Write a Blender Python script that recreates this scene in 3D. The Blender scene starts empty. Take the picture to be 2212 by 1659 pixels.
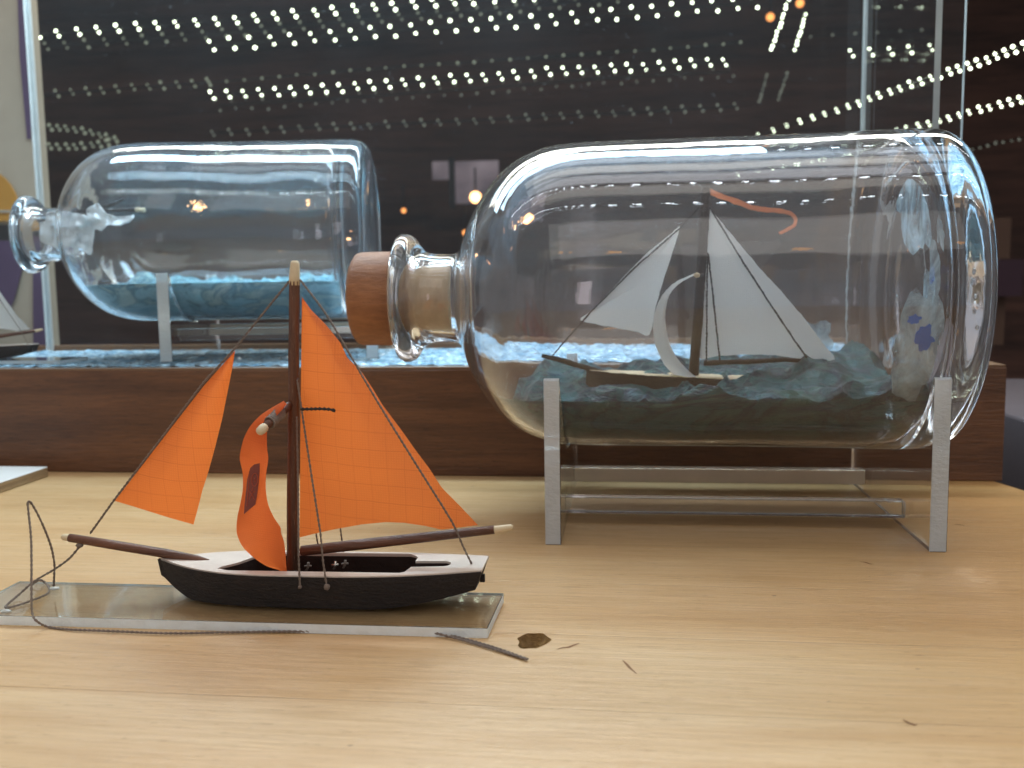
import bpy, bmesh, math, random
import numpy as np
from mathutils import Vector, Matrix, noise
from mathutils.geometry import tessellate_polygon

# ------------------------------------------------------------------ units: one layout unit = 9 cm, camera stands one unit above the table
S = 0.09
scene = bpy.context.scene
col = scene.collection
rnd = random.Random(7)

# ------------------------------------------------------------------ camera
FPX = 2014.0; PITCH = math.atan(214/2014.0); ROLL = -0.015; YAW = math.radians(7)
cp, sp = math.cos(PITCH), math.sin(PITCH)
RZ = np.array([[math.cos(YAW), -math.sin(YAW), 0], [math.sin(YAW), math.cos(YAW), 0], [0, 0, 1]])
f0 = np.array([0, cp, -sp]); u0 = np.array([0, sp, cp]); r0 = np.array([1., 0, 0])
cr, sr = math.cos(ROLL), math.sin(ROLL)
FW = RZ @ f0; RT = RZ @ (cr*r0 + sr*u0)*1.0; UP = RZ @ (-sr*r0 + cr*u0)
EYE = np.array([0, 0, 1.0])
# tilt the picture so that the display's long lines rise a little to the right
def ray(u, v): return FW + RT*(u-1106)/FPX - UP*(v-829.5)/FPX
def atz(u, v, z=0.0):
    d = ray(u, v); return EYE + d*(z-1)/d[2]
def aty(u, v, y):
    d = ray(u, v); return EYE + d*y/d[1]

cam_d = bpy.data.cameras.new('camera'); cam = bpy.data.objects.new('camera', cam_d); col.objects.link(cam)
cam.matrix_world = Matrix(((RT[0], UP[0], -FW[0], 0), (RT[1], UP[1], -FW[1], 0), (RT[2], UP[2], -FW[2], 1.0*S), (0, 0, 0, 1)))
cam_d.sensor_width = 36; cam_d.lens = 36*FPX/2212
cam_d.clip_start = 0.01; cam_d.clip_end = 60
cam_d.dof.use_dof = True; cam_d.dof.focus_distance = 3.05*S; cam_d.dof.aperture_fstop = 21; cam_d.dof.aperture_blades = 0
scene.camera = cam

# ------------------------------------------------------------------ world, lamps, exposure
w = bpy.data.worlds.new('World'); scene.world = w; w.use_nodes = True
bg = w.node_tree.nodes['Background']; bg.inputs[0].default_value = (0.86, 0.86, 0.9, 1); bg.inputs[1].default_value = 0.50
scene.view_settings.view_transform = 'Standard'; scene.view_settings.look = 'None'
scene.view_settings.exposure = -0.13; scene.view_settings.gamma = 1
scene.render.engine = 'CYCLES'
cy = scene.cycles
cy.use_denoising = True; cy.max_bounces = 20; cy.transmission_bounces = 20; cy.glossy_bounces = 10; cy.diffuse_bounces = 5
cy.transparent_max_bounces = 24; cy.caustics_reflective = True; cy.caustics_refractive = True
cy.sample_clamp_indirect = 16.0; cy.blur_glossy = 0.3

def area(name, loc, target, sx, sy, L, color, spread=180):
    d = bpy.data.lights.new(name, 'AREA'); d.shape = 'RECTANGLE'; d.size = sx*S; d.size_y = sy*S
    d.energy = L*math.pi*sx*sy*S*S; d.color = color; d.spread = math.radians(spread)
    o = bpy.data.objects.new(name, d); col.objects.link(o)
    o.location = Vector(loc)*S
    o.rotation_euler = (Vector(target)-Vector(loc)).to_track_quat('-Z', 'Y').to_euler()
    return o
area('ceiling_strip_light', (-0.6, 7.4, 4.6), (-0.6, 3.2, 0), 9.0, 0.5, 23, (1.0, 0.93, 0.82))
for y_, L_, c_ in ((2.4, 1.4, (1.0, .93, .82)), (3.9, 2.3, (.93, .95, 1.0)), (5.4, 2.5, (1.0, .94, .85)), (7.0, 2.5, (.84, .91, 1.0))):
    area('ceiling_tube_light', (-0.3, y_, 8.5), (-0.3, y_-.3, 0), 8.5, 1.1, L_, c_)
area('front_fill_light', (0.5, -9.0, 12.5), (-0.2, 4, 0.6), 13, 8, 1.25, (1.0, .95, .88))  # added fill behind the camera, brightens sails, sea and front faces
area('case_roof_light', (-1.6, 5.45, 3.9), (-1.6, 5.45, 0), 5.0, 0.5, 46.0, (0.58, 0.82, 1.0))
area('window_light', (-1.15, -8, 1.7), (-0.3, 4, 0.9), 0.95, 3.2, 3.0, (1.0, 0.86, 0.9))

# ------------------------------------------------------------------ node helpers
class Mat:
    def __init__(s, name):
        s.m = bpy.data.materials.new(name); s.m.use_nodes = True; s.t = s.m.node_tree; s.t.nodes.clear()
        s.out = s.n('ShaderNodeOutputMaterial'); s._tc = None
    def n(s, typ, **kw):
        nd = s.t.nodes.new(typ)
        for k, v in kw.items():
            if k.startswith('i_'):
                key = k[2:].replace('_', ' ')
                nd.inputs[key].default_value = v
            else: setattr(nd, k, v)
        return nd
    def l(s, a, b): s.t.links.new(a, b)
    def co(s, scale=(1, 1, 1), kind='Object', rot=(0, 0, 0), loc=(0, 0, 0)):
        if s._tc is None: s._tc = s.n('ShaderNodeTexCoord')
        mp = s.n('ShaderNodeMapping'); mp.inputs['Scale'].default_value = tuple(v/S for v in scale)
        mp.inputs['Rotation'].default_value = rot; mp.inputs['Location'].default_value = loc
        s.l(s._tc.outputs[kind], mp.inputs['Vector']); return mp.outputs[0]
    def noise(s, co, scale, detail=4, rough=.55, dist=0):
        nd = s.n('ShaderNodeTexNoise'); nd.inputs['Scale'].default_value = scale; nd.inputs['Detail'].default_value = detail
        nd.inputs['Roughness'].default_value = rough; nd.inputs['Distortion'].default_value = dist
        s.l(co, nd.inputs['Vector']); return nd.outputs['Fac']
    def ramp(s, fac, stops):
        r = s.n('ShaderNodeValToRGB'); e = r.color_ramp.elements
        while len(e) < len(stops): e.new(0.5)
        for el, (p, c) in zip(e, stops):
            el.position = p; el.color = (c, c, c, 1) if isinstance(c, (int, float)) else tuple(c)+(1,)
        s.l(fac, r.inputs[0]); return r.outputs[0]
    def mix(s, fac, a, b, mode='MIX'):
        m = s.n('ShaderNodeMix'); m.data_type = 'RGBA'; m.blend_type = mode
        for sock, v in ((m.inputs[0], fac), (m.inputs[6], a), (m.inputs[7], b)):
            if isinstance(v, bpy.types.NodeSocket): s.l(v, sock)
            elif isinstance(v, (int, float)): sock.default_value = v if sock == m.inputs[0] else (v, v, v, 1)
            else: sock.default_value = tuple(v)+(1,)
        return m.outputs[2]
    def math(s, op, a, b=0.0):
        m = s.n('ShaderNodeMath'); m.operation = op
        for sock, v in ((m.inputs[0], a), (m.inputs[1], b)):
            if isinstance(v, bpy.types.NodeSocket): s.l(v, sock)
            else: sock.default_value = v
        return m.outputs[0]
    def bump(s, h, dist, strength=1.0):
        b = s.n('ShaderNodeBump'); b.inputs['Strength'].default_value = strength; b.inputs['Distance'].default_value = dist*S
        s.l(h, b.inputs['Height']); return b.outputs[0]
    def pbr(s, color, rough=.5, normal=None, **kw):
        p = s.n('ShaderNodeBsdfPrincipled')
        if isinstance(color, bpy.types.NodeSocket): s.l(color, p.inputs['Base Color'])
        else: p.inputs['Base Color'].default_value = tuple(color)+(1,)
        if isinstance(rough, bpy.types.NodeSocket): s.l(rough, p.inputs['Roughness'])
        else: p.inputs['Roughness'].default_value = rough
        if normal is not None: s.l(normal, p.inputs['Normal'])
        for k, v in kw.items(): p.inputs[k.replace('_', ' ')].default_value = v
        return p.outputs[0]
    def end(s, sh): s.l(sh, s.out.inputs['Surface']); return s.m

def wood(name, dark, light, grain=(1.2, 14, 14), rough=.55, bumpd=.004, spots=None, rot=(0, 0, 0), fine=9):
    k = Mat(name); c = k.co(grain, rot=rot)
    big = k.noise(c, 1.0, 3, .5, .6); fn = k.noise(c, float(fine), 5, .65, .3)
    h = k.mix(.45, big, fn)
    colr = k.ramp(h, [(.32, dark), (.5, [(a+b)/2 for a, b in zip(dark, light)]), (.66, light)])
    if spots:
        pores = k.noise(k.co(tuple(g*2.5 for g in grain), rot=rot), 8, 2, .5)
        colr = k.mix(k.ramp(pores, [(.62, 0.), (.72, .5)]), colr, spots)
    return k.end(k.pbr(colr, rough, k.bump(fn, bumpd)))

def flat(name, c, rough=.5, var=.15, sc=6, bumpd=.003, **kw):
    k = Mat(name); n_ = k.noise(k.co((1, 1, 1)), sc, 5)
    colr = k.mix(n_, [x*(1-var) for x in c], [min(1, x*(1+var)) for x in c])
    return k.end(k.pbr(colr, rough, k.bump(n_, bumpd), **kw))

def emit(name, c, s_):
    k = Mat(name); e = k.n('ShaderNodeEmission'); e.inputs[0].default_value = tuple(c)+(1,); e.inputs[1].default_value = s_
    return k.end(e.outputs[0])

M = {}
# table: pale edge-glued boards with seams, darker heartwood streaks, pores and scuffs
def table_mat():
    k = Mat('pale_pine_boards')
    c = k.co((1, 1, 1)); sep = k.n('ShaderNodeSeparateXYZ'); k.l(c, sep.inputs[0])
    X, Y = sep.outputs[0], sep.outputs[1]
    wob = k.noise(k.co((.5, .5, 1)), 1.0, 2); Yw = k.math('ADD', Y, k.math('MULTIPLY', wob, .015))
    bid = k.math('FLOOR', k.math('DIVIDE', k.math('ADD', Yw, .23), .47))
    # joints between boards along the length
    wn = k.n('ShaderNodeTexWhiteNoise', noise_dimensions='1D'); k.l(bid, wn.inputs['W'])
    tone = wn.outputs['Value']
    # each board shifts the grain
    comb = k.n('ShaderNodeCombineXYZ')
    k.l(k.math('ADD', k.math('MULTIPLY', X, .55), k.math('MULTIPLY', tone, 37.)), comb.inputs[0])
    k.l(k.math('MULTIPLY', Y, 6.), comb.inputs[1]); k.l(tone, comb.inputs[2])
    g1 = k.noise(comb.outputs[0], 1.0, 3, .5, .7)
    g2 = k.noise(comb.outputs[0], 7.0, 6, .7, .35)
    fine = k.noise(k.co((5, 70, 1)), 1.0, 5, .75, .2)
    patch = k.noise(k.co((.9, 1.5, 1)), 1.3, 4, .6)
    base = k.ramp(g1, [(.28, (.54, .34, .165)), (.44, (.66, .47, .265)), (.58, (.74, .57, .355)), (.75, (.60, .41, .215))])
    base = k.mix(k.math('MULTIPLY', g2, .55), base, (.56, .37, .18))
    base = k.mix(k.math('MULTIPLY', k.ramp(patch, [(.4, 0.), (.7, 1.)]), .35), base, (.74, .58, .37))
    base = k.mix(k.math('MULTIPLY', tone, .45), base, (.60, .385, .18))
    # warmer towards the right-hand board end
    rgt = k.math('MULTIPLY', k.ramp(k.math('MULTIPLY', k.math('ADD', X, k.math('MULTIPLY', patch, .6)), .4), [(.26, 0.), (.75, 1.)]), .7)
    base = k.mix(rgt, base, (.60, .345, .12))
    streak = k.ramp(k.noise(k.co((3.2, 48, 1)), 1.0, 6, .75, .3), [(.38, 1.), (.54, 0.)])
    base = k.mix(k.math('MULTIPLY', streak, .34), base, (.44, .27, .125))
    pores = k.ramp(k.noise(k.co((15, 95, 1)), 1.0, 3, .6), [(.62, 0.), (.70, 1.)])
    base = k.mix(k.math('MULTIPLY', pores, .55), base, (.33, .19, .08))
    ptc = k.noise(k.co((2.2, 5.5, 1)), 1.9, 5, .65)
    sc = k.ramp(ptc, [(.62, 0.), (.72, 1.)])
    base = k.mix(k.math('MULTIPLY', sc, .30), base, (.30, .16, .07))
    dirt = k.ramp(k.noise(k.co((14, 22, 1)), 1., 2, .5), [(.755, 0.), (.78, 1.)])
    base = k.mix(k.math('MULTIPLY', dirt, .6), base, (.2, .1, .04))
    # seams
    fr = k.math('FRACT', k.math('DIVIDE', k.math('ADD', Yw, .23), .47))
    edge = k.math('ABSOLUTE', k.math('SUBTRACT', fr, .5))
    seam = k.ramp(edge, [(.494, 0.), (.4985, 1.)])
    base = k.mix(k.math('MULTIPLY', seam, .45), base, (.28, .15, .06))
    rough = k.ramp(g2, [(.2, .28), (.8, .5)])
    hgt = k.mix(.5, fine, k.mix(.5, g2, k.math('SUBTRACT', 1.0, seam)))
    base = k.mix(1.0, base, (.90, .81, .70), 'MULTIPLY')
    return k.end(k.pbr(base, rough, k.bump(hgt, .006, .8), Specular_IOR_Level=.5))
M['table'] = table_mat()
M['walnut'] = wood('brown_stained_wood', (.062, .023, .008), (.175, .072, .027), grain=(.8, 9, 9), rough=.5, bumpd=.006, spots=(.02, .008, .004), fine=8)
M['walnut_trim'] = wood('brown_wood_edge', (.11, .055, .025), (.22, .12, .06), grain=(1, 10, 10), rough=.45)
M['cork_wood'] = wood('beech_stopper', (.17, .062, .020), (.33, .135, .048), grain=(3, 3, 12), rough=.6, bumpd=.004, spots=(.16, .06, .02), rot=(0, math.radians(86), 0), fine=6)
M['cork_inner'] = flat('natural_cork', (.50, .36, .20), .8, .3, 18, .01)
M['mast'] = wood('dark_stained_stick', (.030, .010, .005), (.15, .055, .022), grain=(20, 20, 2.2), rough=.45, bumpd=.006, spots=(.25, .16, .1), fine=3)
M['spar'] = wood('dark_stained_spar', (.040, .014, .008), (.17, .065, .032), grain=(2.2, 20, 20), rough=.5, bumpd=.006, spots=(.28, .17, .12), fine=3)
M['bare_wood'] = flat('bare_pale_wood', (.62, .50, .32), .6, .18, 20, .004)
M['hull'] = wood('black_hull_paint', (.006, .003, .002), (.022, .011, .006), grain=(7, 22, 22), rough=.62, bumpd=.012, fine=6, spots=(.05, .03, .018))
M['hollow'] = flat('dark_brown_inside', (.02, .008, .004), .8, .4, 14, .01)  # one near-black brown for the whole cockpit lining
M['deck'] = flat('pale_deck', (.60, .50, .42), .6, .16, 12, .004)
M['thread'] = flat('grey_brown_thread', (.19, .145, .115), .85, .45, 60, .004)
M['dark_thread'] = flat('dark_thread', (.035, .028, .025), .85, .45, 60, .004)
M['glue'] = flat('clear_glue', (.75, .72, .65), .15, .05, 5, .003, Transmission_Weight=.6, IOR=1.45)
M['metal'] = flat('bright_pin', (.7, .66, .58), .25, .1, 5, .001, Metallic=1.0)

def sailcloth(name, colr, line, cell=.0515, trans=.55, linef=.42):
    k = Mat(name); c = k.co((1, 1, 1)); sep = k.n('ShaderNodeSeparateXYZ'); k.l(c, sep.inputs[0])
    wv = k.noise(k.co((1, 1, 1)), 5, 2)
    def lines(s_, size, wd, off):
        a = k.math('ADD', s_, k.math('MULTIPLY', wv, .02))
        fr = k.math('FRACT', k.math('DIVIDE', k.math('ADD', a, off), size))
        return k.ramp(k.math('ABSOLUTE', k.math('SUBTRACT', fr, .5)), [(.5-wd, 0.), (.5-wd*.35, 1.)])
    x, z = sep.outputs[0], sep.outputs[2]
    zt = k.math('ADD', z, k.math('MULTIPLY', x, .10))
    g = k.math('MAXIMUM', k.math('MULTIPLY', lines(x, cell, .03, 5.0), .7), lines(zt, cell*1.08, .032, 5.0))
    weave = k.math('MAXIMUM', lines(x, .0075, .22, 5.), lines(zt, .0075, .22, 5.))
    cl = k.noise(k.co((1, 1, 1)), 4, 4)
    base = k.mix(k.math('MULTIPLY', cl, .25), colr, [v*.82 for v in colr])
    base = k.mix(k.math('MULTIPLY', weave, .10), base, line)
    base = k.mix(k.math('MULTIPLY', g, linef), base, line)
    nb = k.bump(k.mix(.5, cl, weave), .006)
    d = k.n('ShaderNodeBsdfDiffuse'); k.l(base, d.inputs[0]); k.l(nb, d.inputs['Normal'])
    t = k.n('ShaderNodeBsdfTranslucent'); k.l(base, t.inputs[0])
    m = k.n('ShaderNodeMixShader'); m.inputs[0].default_value = trans; k.l(d.outputs[0], m.inputs[1]); k.l(t.outputs[0], m.inputs[2])
    gl = k.n('ShaderNodeBsdfGlossy'); gl.inputs['Roughness'].default_value = .5
    m2 = k.n('ShaderNodeMixShader'); m2.inputs[0].default_value = .03; k.l(m.outputs[0], m2.inputs[1]); k.l(gl.outputs[0], m2.inputs[2])
    return k.end(m2.outputs[0])
M['orange'] = sailcloth('orange_ripstop', (.96, .235, .045), (.60, .085, .016), linef=.30)
M['orange_plain'] = sailcloth('orange_ribbon', (.93, .19, .04), (.7, .1, .02), linef=.1)
M['pennant'] = sailcloth('faded_orange_ribbon', (.80, .25, .11), (.6, .12, .05), linef=.05)
M['white_sail'] = sailcloth('white_sailcloth', (.92, .90, .86), (.7, .68, .62), linef=.0, trans=.45)
M['stamp'] = flat('dark_stamp_ink', (.20, .042, .03), .7, .2, 30, .001)
M['stamp_line'] = flat('stamp_pale_lines', (.45, .08, .035), .7, .1, 30, .001)

def glass(name, tint=(.985, .995, 1), ior=1.5, wav=.004, sc=2.2, rough=0.0, fine=.0006, film=.0, fcol=(.88, .80, .72, 1)):
    k = Mat(name); n1 = k.noise(k.co((1, 1, 1)), sc, 1, .4); n2 = k.noise(k.co((1, 1, 1)), 26, 2, .4)
    h = k.math('ADD', n1, k.math('MULTIPLY', n2, fine/wav))
    g = k.n('ShaderNodeBsdfGlass'); g.inputs['Color'].default_value = tuple(tint)+(1,); g.inputs['IOR'].default_value = ior
    g.inputs['Roughness'].default_value = rough; k.l(k.bump(h, wav), g.inputs['Normal'])
    if film <= 0: return k.end(g.outputs[0])
    d = k.n('ShaderNodeBsdfDiffuse'); d.inputs[0].default_value = fcol
    m = k.n('ShaderNodeMixShader'); k.l(k.math('MULTIPLY', k.ramp(k.noise(k.co((1, 1, 1)), 1.5, 5, .6), [(.3, .4), (.7, 1.)]), film), m.inputs[0])
    k.l(g.outputs[0], m.inputs[1]); k.l(d.outputs[0], m.inputs[2])
    return k.end(m.outputs[0])
M['bottle'] = glass('clear_bottle_glass', (.985, .99, 1.0), 1.5, .016, 1.5, fine=.0002, film=.034)
M['bottle_far'] = glass('clear_bottle_glass_far', (.975, .99, 1.0), 1.5, .030, 1.8, fine=.0004, film=.028, fcol=(.85, .92, 1, 1))
M['acrylic'] = glass('clear_acrylic', (.985, .995, .995), 1.49, .0006, 3, fine=.0001)
def frosted():
    k = Mat('sawn_acrylic_edge'); n_ = k.noise(k.co((30, 30, 60)), 1, 4, .7)
    big = k.noise(k.co((3, 3, 3)), 2, 4)
    colr = k.mix(big, (.50, .55, .56), (.82, .87, .88))
    a = k.pbr(colr, .55, k.bump(n_, .006), Transmission_Weight=.35, IOR=1.49)
    return k.end(a)
M['frost'] = frosted()
M['bar_reflection'] = flat('bar_face_painted_reflection', (.80, .68, .50), .35, .15, 8, .004, Transmission_Weight=.3, IOR=1.49)  # warm colour imitates the table's reflection in the rear bar
M['frost_bright'] = flat('cloudy_sawn_edge', (.84, .90, .90), .5, .12, 14, .012, Transmission_Weight=.15, IOR=1.49)
def thin(name, rough=.02, dust=.004, tint=(.97, .98, .98), refl=1.0):
    k = Mat(name); tr = k.n('ShaderNodeBsdfTransparent'); tr.inputs[0].default_value = tuple(tint)+(1,)
    gl = k.n('ShaderNodeBsdfGlossy'); gl.inputs['Roughness'].default_value = rough
    fr = k.n('ShaderNodeFresnel'); fr.inputs['IOR'].default_value = 1.35
    m = k.n('ShaderNodeMixShader'); k.l(k.math('MULTIPLY', fr.outputs[0], refl), m.inputs[0]); k.l(tr.outputs[0], m.inputs[1]); k.l(gl.outputs[0], m.inputs[2])
    d = k.n('ShaderNodeBsdfDiffuse'); d.inputs[0].default_value = (.8, .82, .85, 1)
    sp_ = k.ramp(k.noise(k.co((1, 1, 1)), 30, 2), [(.70, 0.), (.76, 1.)])
    sm = k.noise(k.co((1, 1, 1)), 1.2, 4)
    fac = k.math('ADD', k.math('MULTIPLY', sp_, .03), k.math('MULTIPLY', sm, dust*2))
    m2 = k.n('ShaderNodeMixShader'); k.l(fac, m2.inputs[0]); k.l(m.outputs[0], m2.inputs[1]); k.l(d.outputs[0], m2.inputs[2])
    return k.end(m2.outputs[0])
M['pane'] = thin('clear_case_pane', refl=.33)
M['side'] = thin('clear_side_pane', dust=.002, refl=.18)
M['pane_edge'] = flat('pane_edge', (.62, .66, .66), .3, .2, 10, .002, Transmission_Weight=.5, IOR=1.49)
def beads():
    k = Mat('blue_glass_beads'); v = k.n('ShaderNodeTexVoronoi'); v.inputs['Scale'].default_value = 26; k.l(k.co((1, 1, 1)), v.inputs['Vector'])
    n_ = k.noise(k.co((1, 1, 1)), 9, 5)
    colr = k.mix(k.ramp(n_, [(.35, 0.), (.65, 1.)]), (.16, .36, .52), (.55, .74, .86))
    return k.end(k.pbr(colr, .18, k.bump(v.outputs['Distance'], .03), Coat_Weight=.5))
M['beads'] = beads()
def sea(name, deep, mid, foam, zlo, zhi, fo=.9):
    k = Mat(name); c = k.co((2.2, 2.2, 4.2)); sw = k.noise(c, 1.6, 5, .6, 1.4)
    sep = k.n('ShaderNodeSeparateXYZ'); k.l(k.co((1, 1, 1)), sep.inputs[0]); z = sep.outputs[2]
    b = k.ramp(sw, [(.34, deep), (.46, mid), (.53, [v*.7 for v in deep]), (.62, [mid[0]*1.35, mid[1]*1.0, mid[2]*.85])])
    ns = k.noise(k.co((5, 5, 12)), 1.0, 5, .65, .8)
    t = k.math('DIVIDE', k.math('SUBTRACT', k.math('ADD', z, k.math('MULTIPLY', k.math('SUBTRACT', ns, .5), .16)), zlo), zhi-zlo)
    ff = k.math('MULTIPLY', k.ramp(t, [(.25, 0.), (.95, 1.)]), k.ramp(k.noise(k.co((6, 6, 9)), 1.2, 5, .65, 1.), [(.36, .15), (.62, 1.)]))
    colr = k.mix(k.math('MULTIPLY', ff, fo), b, foam)
    return k.end(k.pbr(colr, .38, k.bump(k.noise(k.co((5, 5, 13)), 1.3, 6, .7, 1.2), .06), Specular_IOR_Level=.5))
M['sea'] = sea('dark_teal_putty_sea', (.006, .060, .120), (.030, .160, .175), (.74, .82, .78), .575, .68)
M['sea_far'] = sea('pale_blue_putty_sea', (.16, .44, .58), (.32, .64, .74), (.82, .90, .93), .90, 1.12, .85)
def putty_film():
    k = Mat('pale_blue_putty'); c = k.co((1.5, 1.5, 1)); n_ = k.noise(c, 4, 6, .7, .8)
    colr = k.mix(k.noise(c, 9, 4), (.26, .52, .68), (.62, .76, .80))
    tr = k.n('ShaderNodeBsdfTransparent'); m = k.n('ShaderNodeMixShader')
    k.l(k.ramp(n_, [(.36, .12), (.62, .92)]), m.inputs[0]); k.l(tr.outputs[0], m.inputs[1]); k.l(k.pbr(colr, .5, k.bump(n_, .01)), m.inputs[2])
    return k.end(m.outputs[0])
M['smear'] = putty_film()
M['smear_deep'] = flat('bright_blue_paint', (.01, .14, .55), .4, .3, 12, .01)
M['paper'] = flat('white_paper', (.82, .85, .86), .6, .06, 6, .003)
M['board_white'] = flat('white_board_face', (.72, .70, .66), .5, .05, 5, .002)
M['ply'] = wood('plywood_edge', (.20, .12, .055), (.42, .29, .15), grain=(1.5, 1.5, 60), rough=.6)
M['dark_wall'] = wood('dark_brown_planks', (.012, .008, .007), (.17, .078, .052), grain=(.05, .5, .5), rough=.7, bumpd=.03)
M['black'] = flat('black_paint', (.010, .010, .011), .5)
M['tape'] = flat('black_cable', (.012, .012, .012), .5)
M['mauve'] = flat('mauve_cloth', (.085, .070, .078), .8, .1)
M['beige'] = flat('beige_print', (.34, .30, .235), .5, .2, 2)
M['purple'] = flat('purple_print', (.075, .05, .10), .5, .2, 2)
M['amber'] = flat('amber_print', (.40, .20, .035), .5, .25, 2)
M['ink'] = flat('black_print', (.02, .02, .022), .5)
M['knot'] = wood('knot_fibres', (.30, .14, .035), (.80, .47, .15), grain=(16, 26, 30), rough=.8, bumpd=.04)
M['crack'] = flat('dark_crack', (.22, .10, .035), .8, .4, 30)
M['shelf_brown'] = flat('brown_crate', (.09, .042, .022), .7, .3, 1)
M['pink'] = flat('magenta_cloth', (.035, .010, .018), .7)
M['led'] = emit('led_greenish_white', (.92, 1.0, .74), 9.0)
M['led_dim'] = emit('led_dim_and_mirrored', (.92, 1.0, .75), .38)  # dim strings, and rows that imitate pane reflections
M['led_reflection'] = emit('led_reflection', (.9, .95, .78), .24)  # emitters for rows that imitate pane reflections of the strings
M['led_cool'] = emit('led_cool_overhead', (.86, .93, 1.0), 60)
def window_mat():
    k = Mat('evening_window'); n_ = k.noise(k.co((.6, .6, .6)), 1.1, 3, .5)
    e = k.n('ShaderNodeEmission'); k.l(k.ramp(n_, [(.35, (.10, .08, .10)), (.5, (.34, .27, .30)), (.68, (.62, .50, .55))]), e.inputs[0]); e.inputs[1].default_value = .5
    return k.end(e.outputs[0])
M['window'] = window_mat()
M['bulb'] = emit('warm_bulb', (1.0, .50, .20), 7)
M['bulb_soft'] = emit('amber_bulb', (1.0, .36, .10), 2.5)

# ------------------------------------------------------------------ object helpers
BASE = {}
def tag(o, label=None, cat=None, group=None, kind=None):
    if label: o['label'] = label
    if cat: o['category'] = cat
    if group: o['group'] = group
    if kind: o['kind'] = kind
    return o
def thing(name, label, cat, base=(0, 0, 0), group=None):
    o = bpy.data.objects.new(name, None); col.objects.link(o); o.empty_display_size = .01
    o.location = Vector(base)*S; BASE[o.name] = Vector(base); return tag(o, label, cat, group)
def wbase(p):
    return BASE.get(p.name, Vector((0, 0, 0))) if p is not None else Vector((0, 0, 0))
def mk(name, verts, faces, mats, parent=None, idx=None, smooth=False, base=None):
    """link ONE mesh object; verts are in layout units in the world frame"""
    b = Vector(base) if base is not None else (wbase(parent) if parent else Vector((0, 0, 0)))
    me = bpy.data.meshes.new(name)
    me.from_pydata([tuple((Vector(v)-b)*S) for v in verts], [], [tuple(f) for f in faces])
    for m in (mats if isinstance(mats, (list, tuple)) else [mats]): me.materials.append(m)
    if idx: me.polygons.foreach_set('material_index', idx)
    bm = bmesh.new(); bm.from_mesh(me); bmesh.ops.recalc_face_normals(bm, faces=bm.faces[:]); bm.to_mesh(me); bm.free()
    if smooth: me.polygons.foreach_set('use_smooth', [True]*len(me.polygons))
    me.update()
    o = bpy.data.objects.new(name, me); col.objects.link(o)
    if parent is not None:
        o.parent = parent; o.location = (b-wbase(parent))*S
    else: o.location = b*S
    BASE[o.name] = b
    return o
def auto_smooth(o, deg=35):
    me = o.data; bm = bmesh.new(); bm.from_mesh(me)
    for f in bm.faces: f.smooth = True
    for e in bm.edges:
        if len(e.link_faces) == 2 and e.calc_face_angle(0) > math.radians(deg): e.smooth = False
    bm.to_mesh(me); bm.free()
def bevel(o, wd, seg=2):
    m = o.modifiers.new('soft_edges', 'BEVEL'); m.width = wd*S; m.segments = seg; m.limit_method = 'ANGLE'; m.angle_limit = math.radians(40)
def box_vf(x0, x1, y0, y1, z0, z1):
    v = [(x0, y0, z0), (x1, y0, z0), (x1, y1, z0), (x0, y1, z0), (x0, y0, z1), (x1, y0, z1), (x1, y1, z1), (x0, y1, z1)]
    f = [(0, 3, 2, 1), (4, 5, 6, 7), (0, 1, 5, 4), (1, 2, 6, 5), (2, 3, 7, 6), (3, 0, 4, 7)]
    return v, f
def box(name, x0, x1, y0, y1, z0, z1, mats, parent=None, idx=None, bev=0, base=None):
    v, f = box_vf(x0, x1, y0, y1, z0, z1); o = mk(name, v, f, mats, parent, idx, base=base)
    if bev: bevel(o, bev)
    return o
def cat_rom(pts, n=6):
    P = [Vector(p) for p in pts]; P = [P[0]*2-P[1]]+P+[P[-1]*2-P[-2]]; out = []
    for i in range(1, len(P)-2):
        a, b, c, d = P[i-1:i+3]
        for j in range(n):
            t = j/n; out.append(.5*((2*b)+(c-a)*t+(2*a-5*b+4*c-d)*t*t+(3*b-a-3*c+d)*t**3))
    out.append(P[-2]); return out
def tube_vf(pts, r, seg=8, taper=None, caps=True):
    pts = [Vector(p) for p in pts]; n = len(pts); V, Fc = [], []
    t0 = (pts[1]-pts[0]).normalized(); ref = Vector((0, 0, 1)) if abs(t0.z) < .9 else Vector((0, 1, 0))
    u = t0.cross(ref).normalized()
    for i, p in enumerate(pts):
        t = (pts[min(i+1, n-1)]-pts[max(i-1, 0)]).normalized()
        u = (u-t*u.dot(t)).normalized(); v = t.cross(u)
        rr = r[i] if isinstance(r, (list, tuple)) else r
        for k in range(seg):
            a = 2*math.pi*k/seg; V.append(p+(u*math.cos(a)+v*math.sin(a))*rr)
    for i in range(n-1):
        for k in range(seg):
            a, b = i*seg+k, i*seg+(k+1) % seg; Fc.append((a, b, b+seg, a+seg))
    if caps: Fc.append(tuple(range(seg-1, -1, -1))); Fc.append(tuple(range((n-1)*seg, n*seg)))
    return V, Fc
def tube(name, pts, r, mat, parent=None, seg=8, smoothpts=0, **kw):
    if smoothpts: pts = cat_rom(pts, smoothpts)
    V, Fc = tube_vf(pts, r, seg); return mk(name, V, Fc, mat, parent, smooth=True, **kw)
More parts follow.
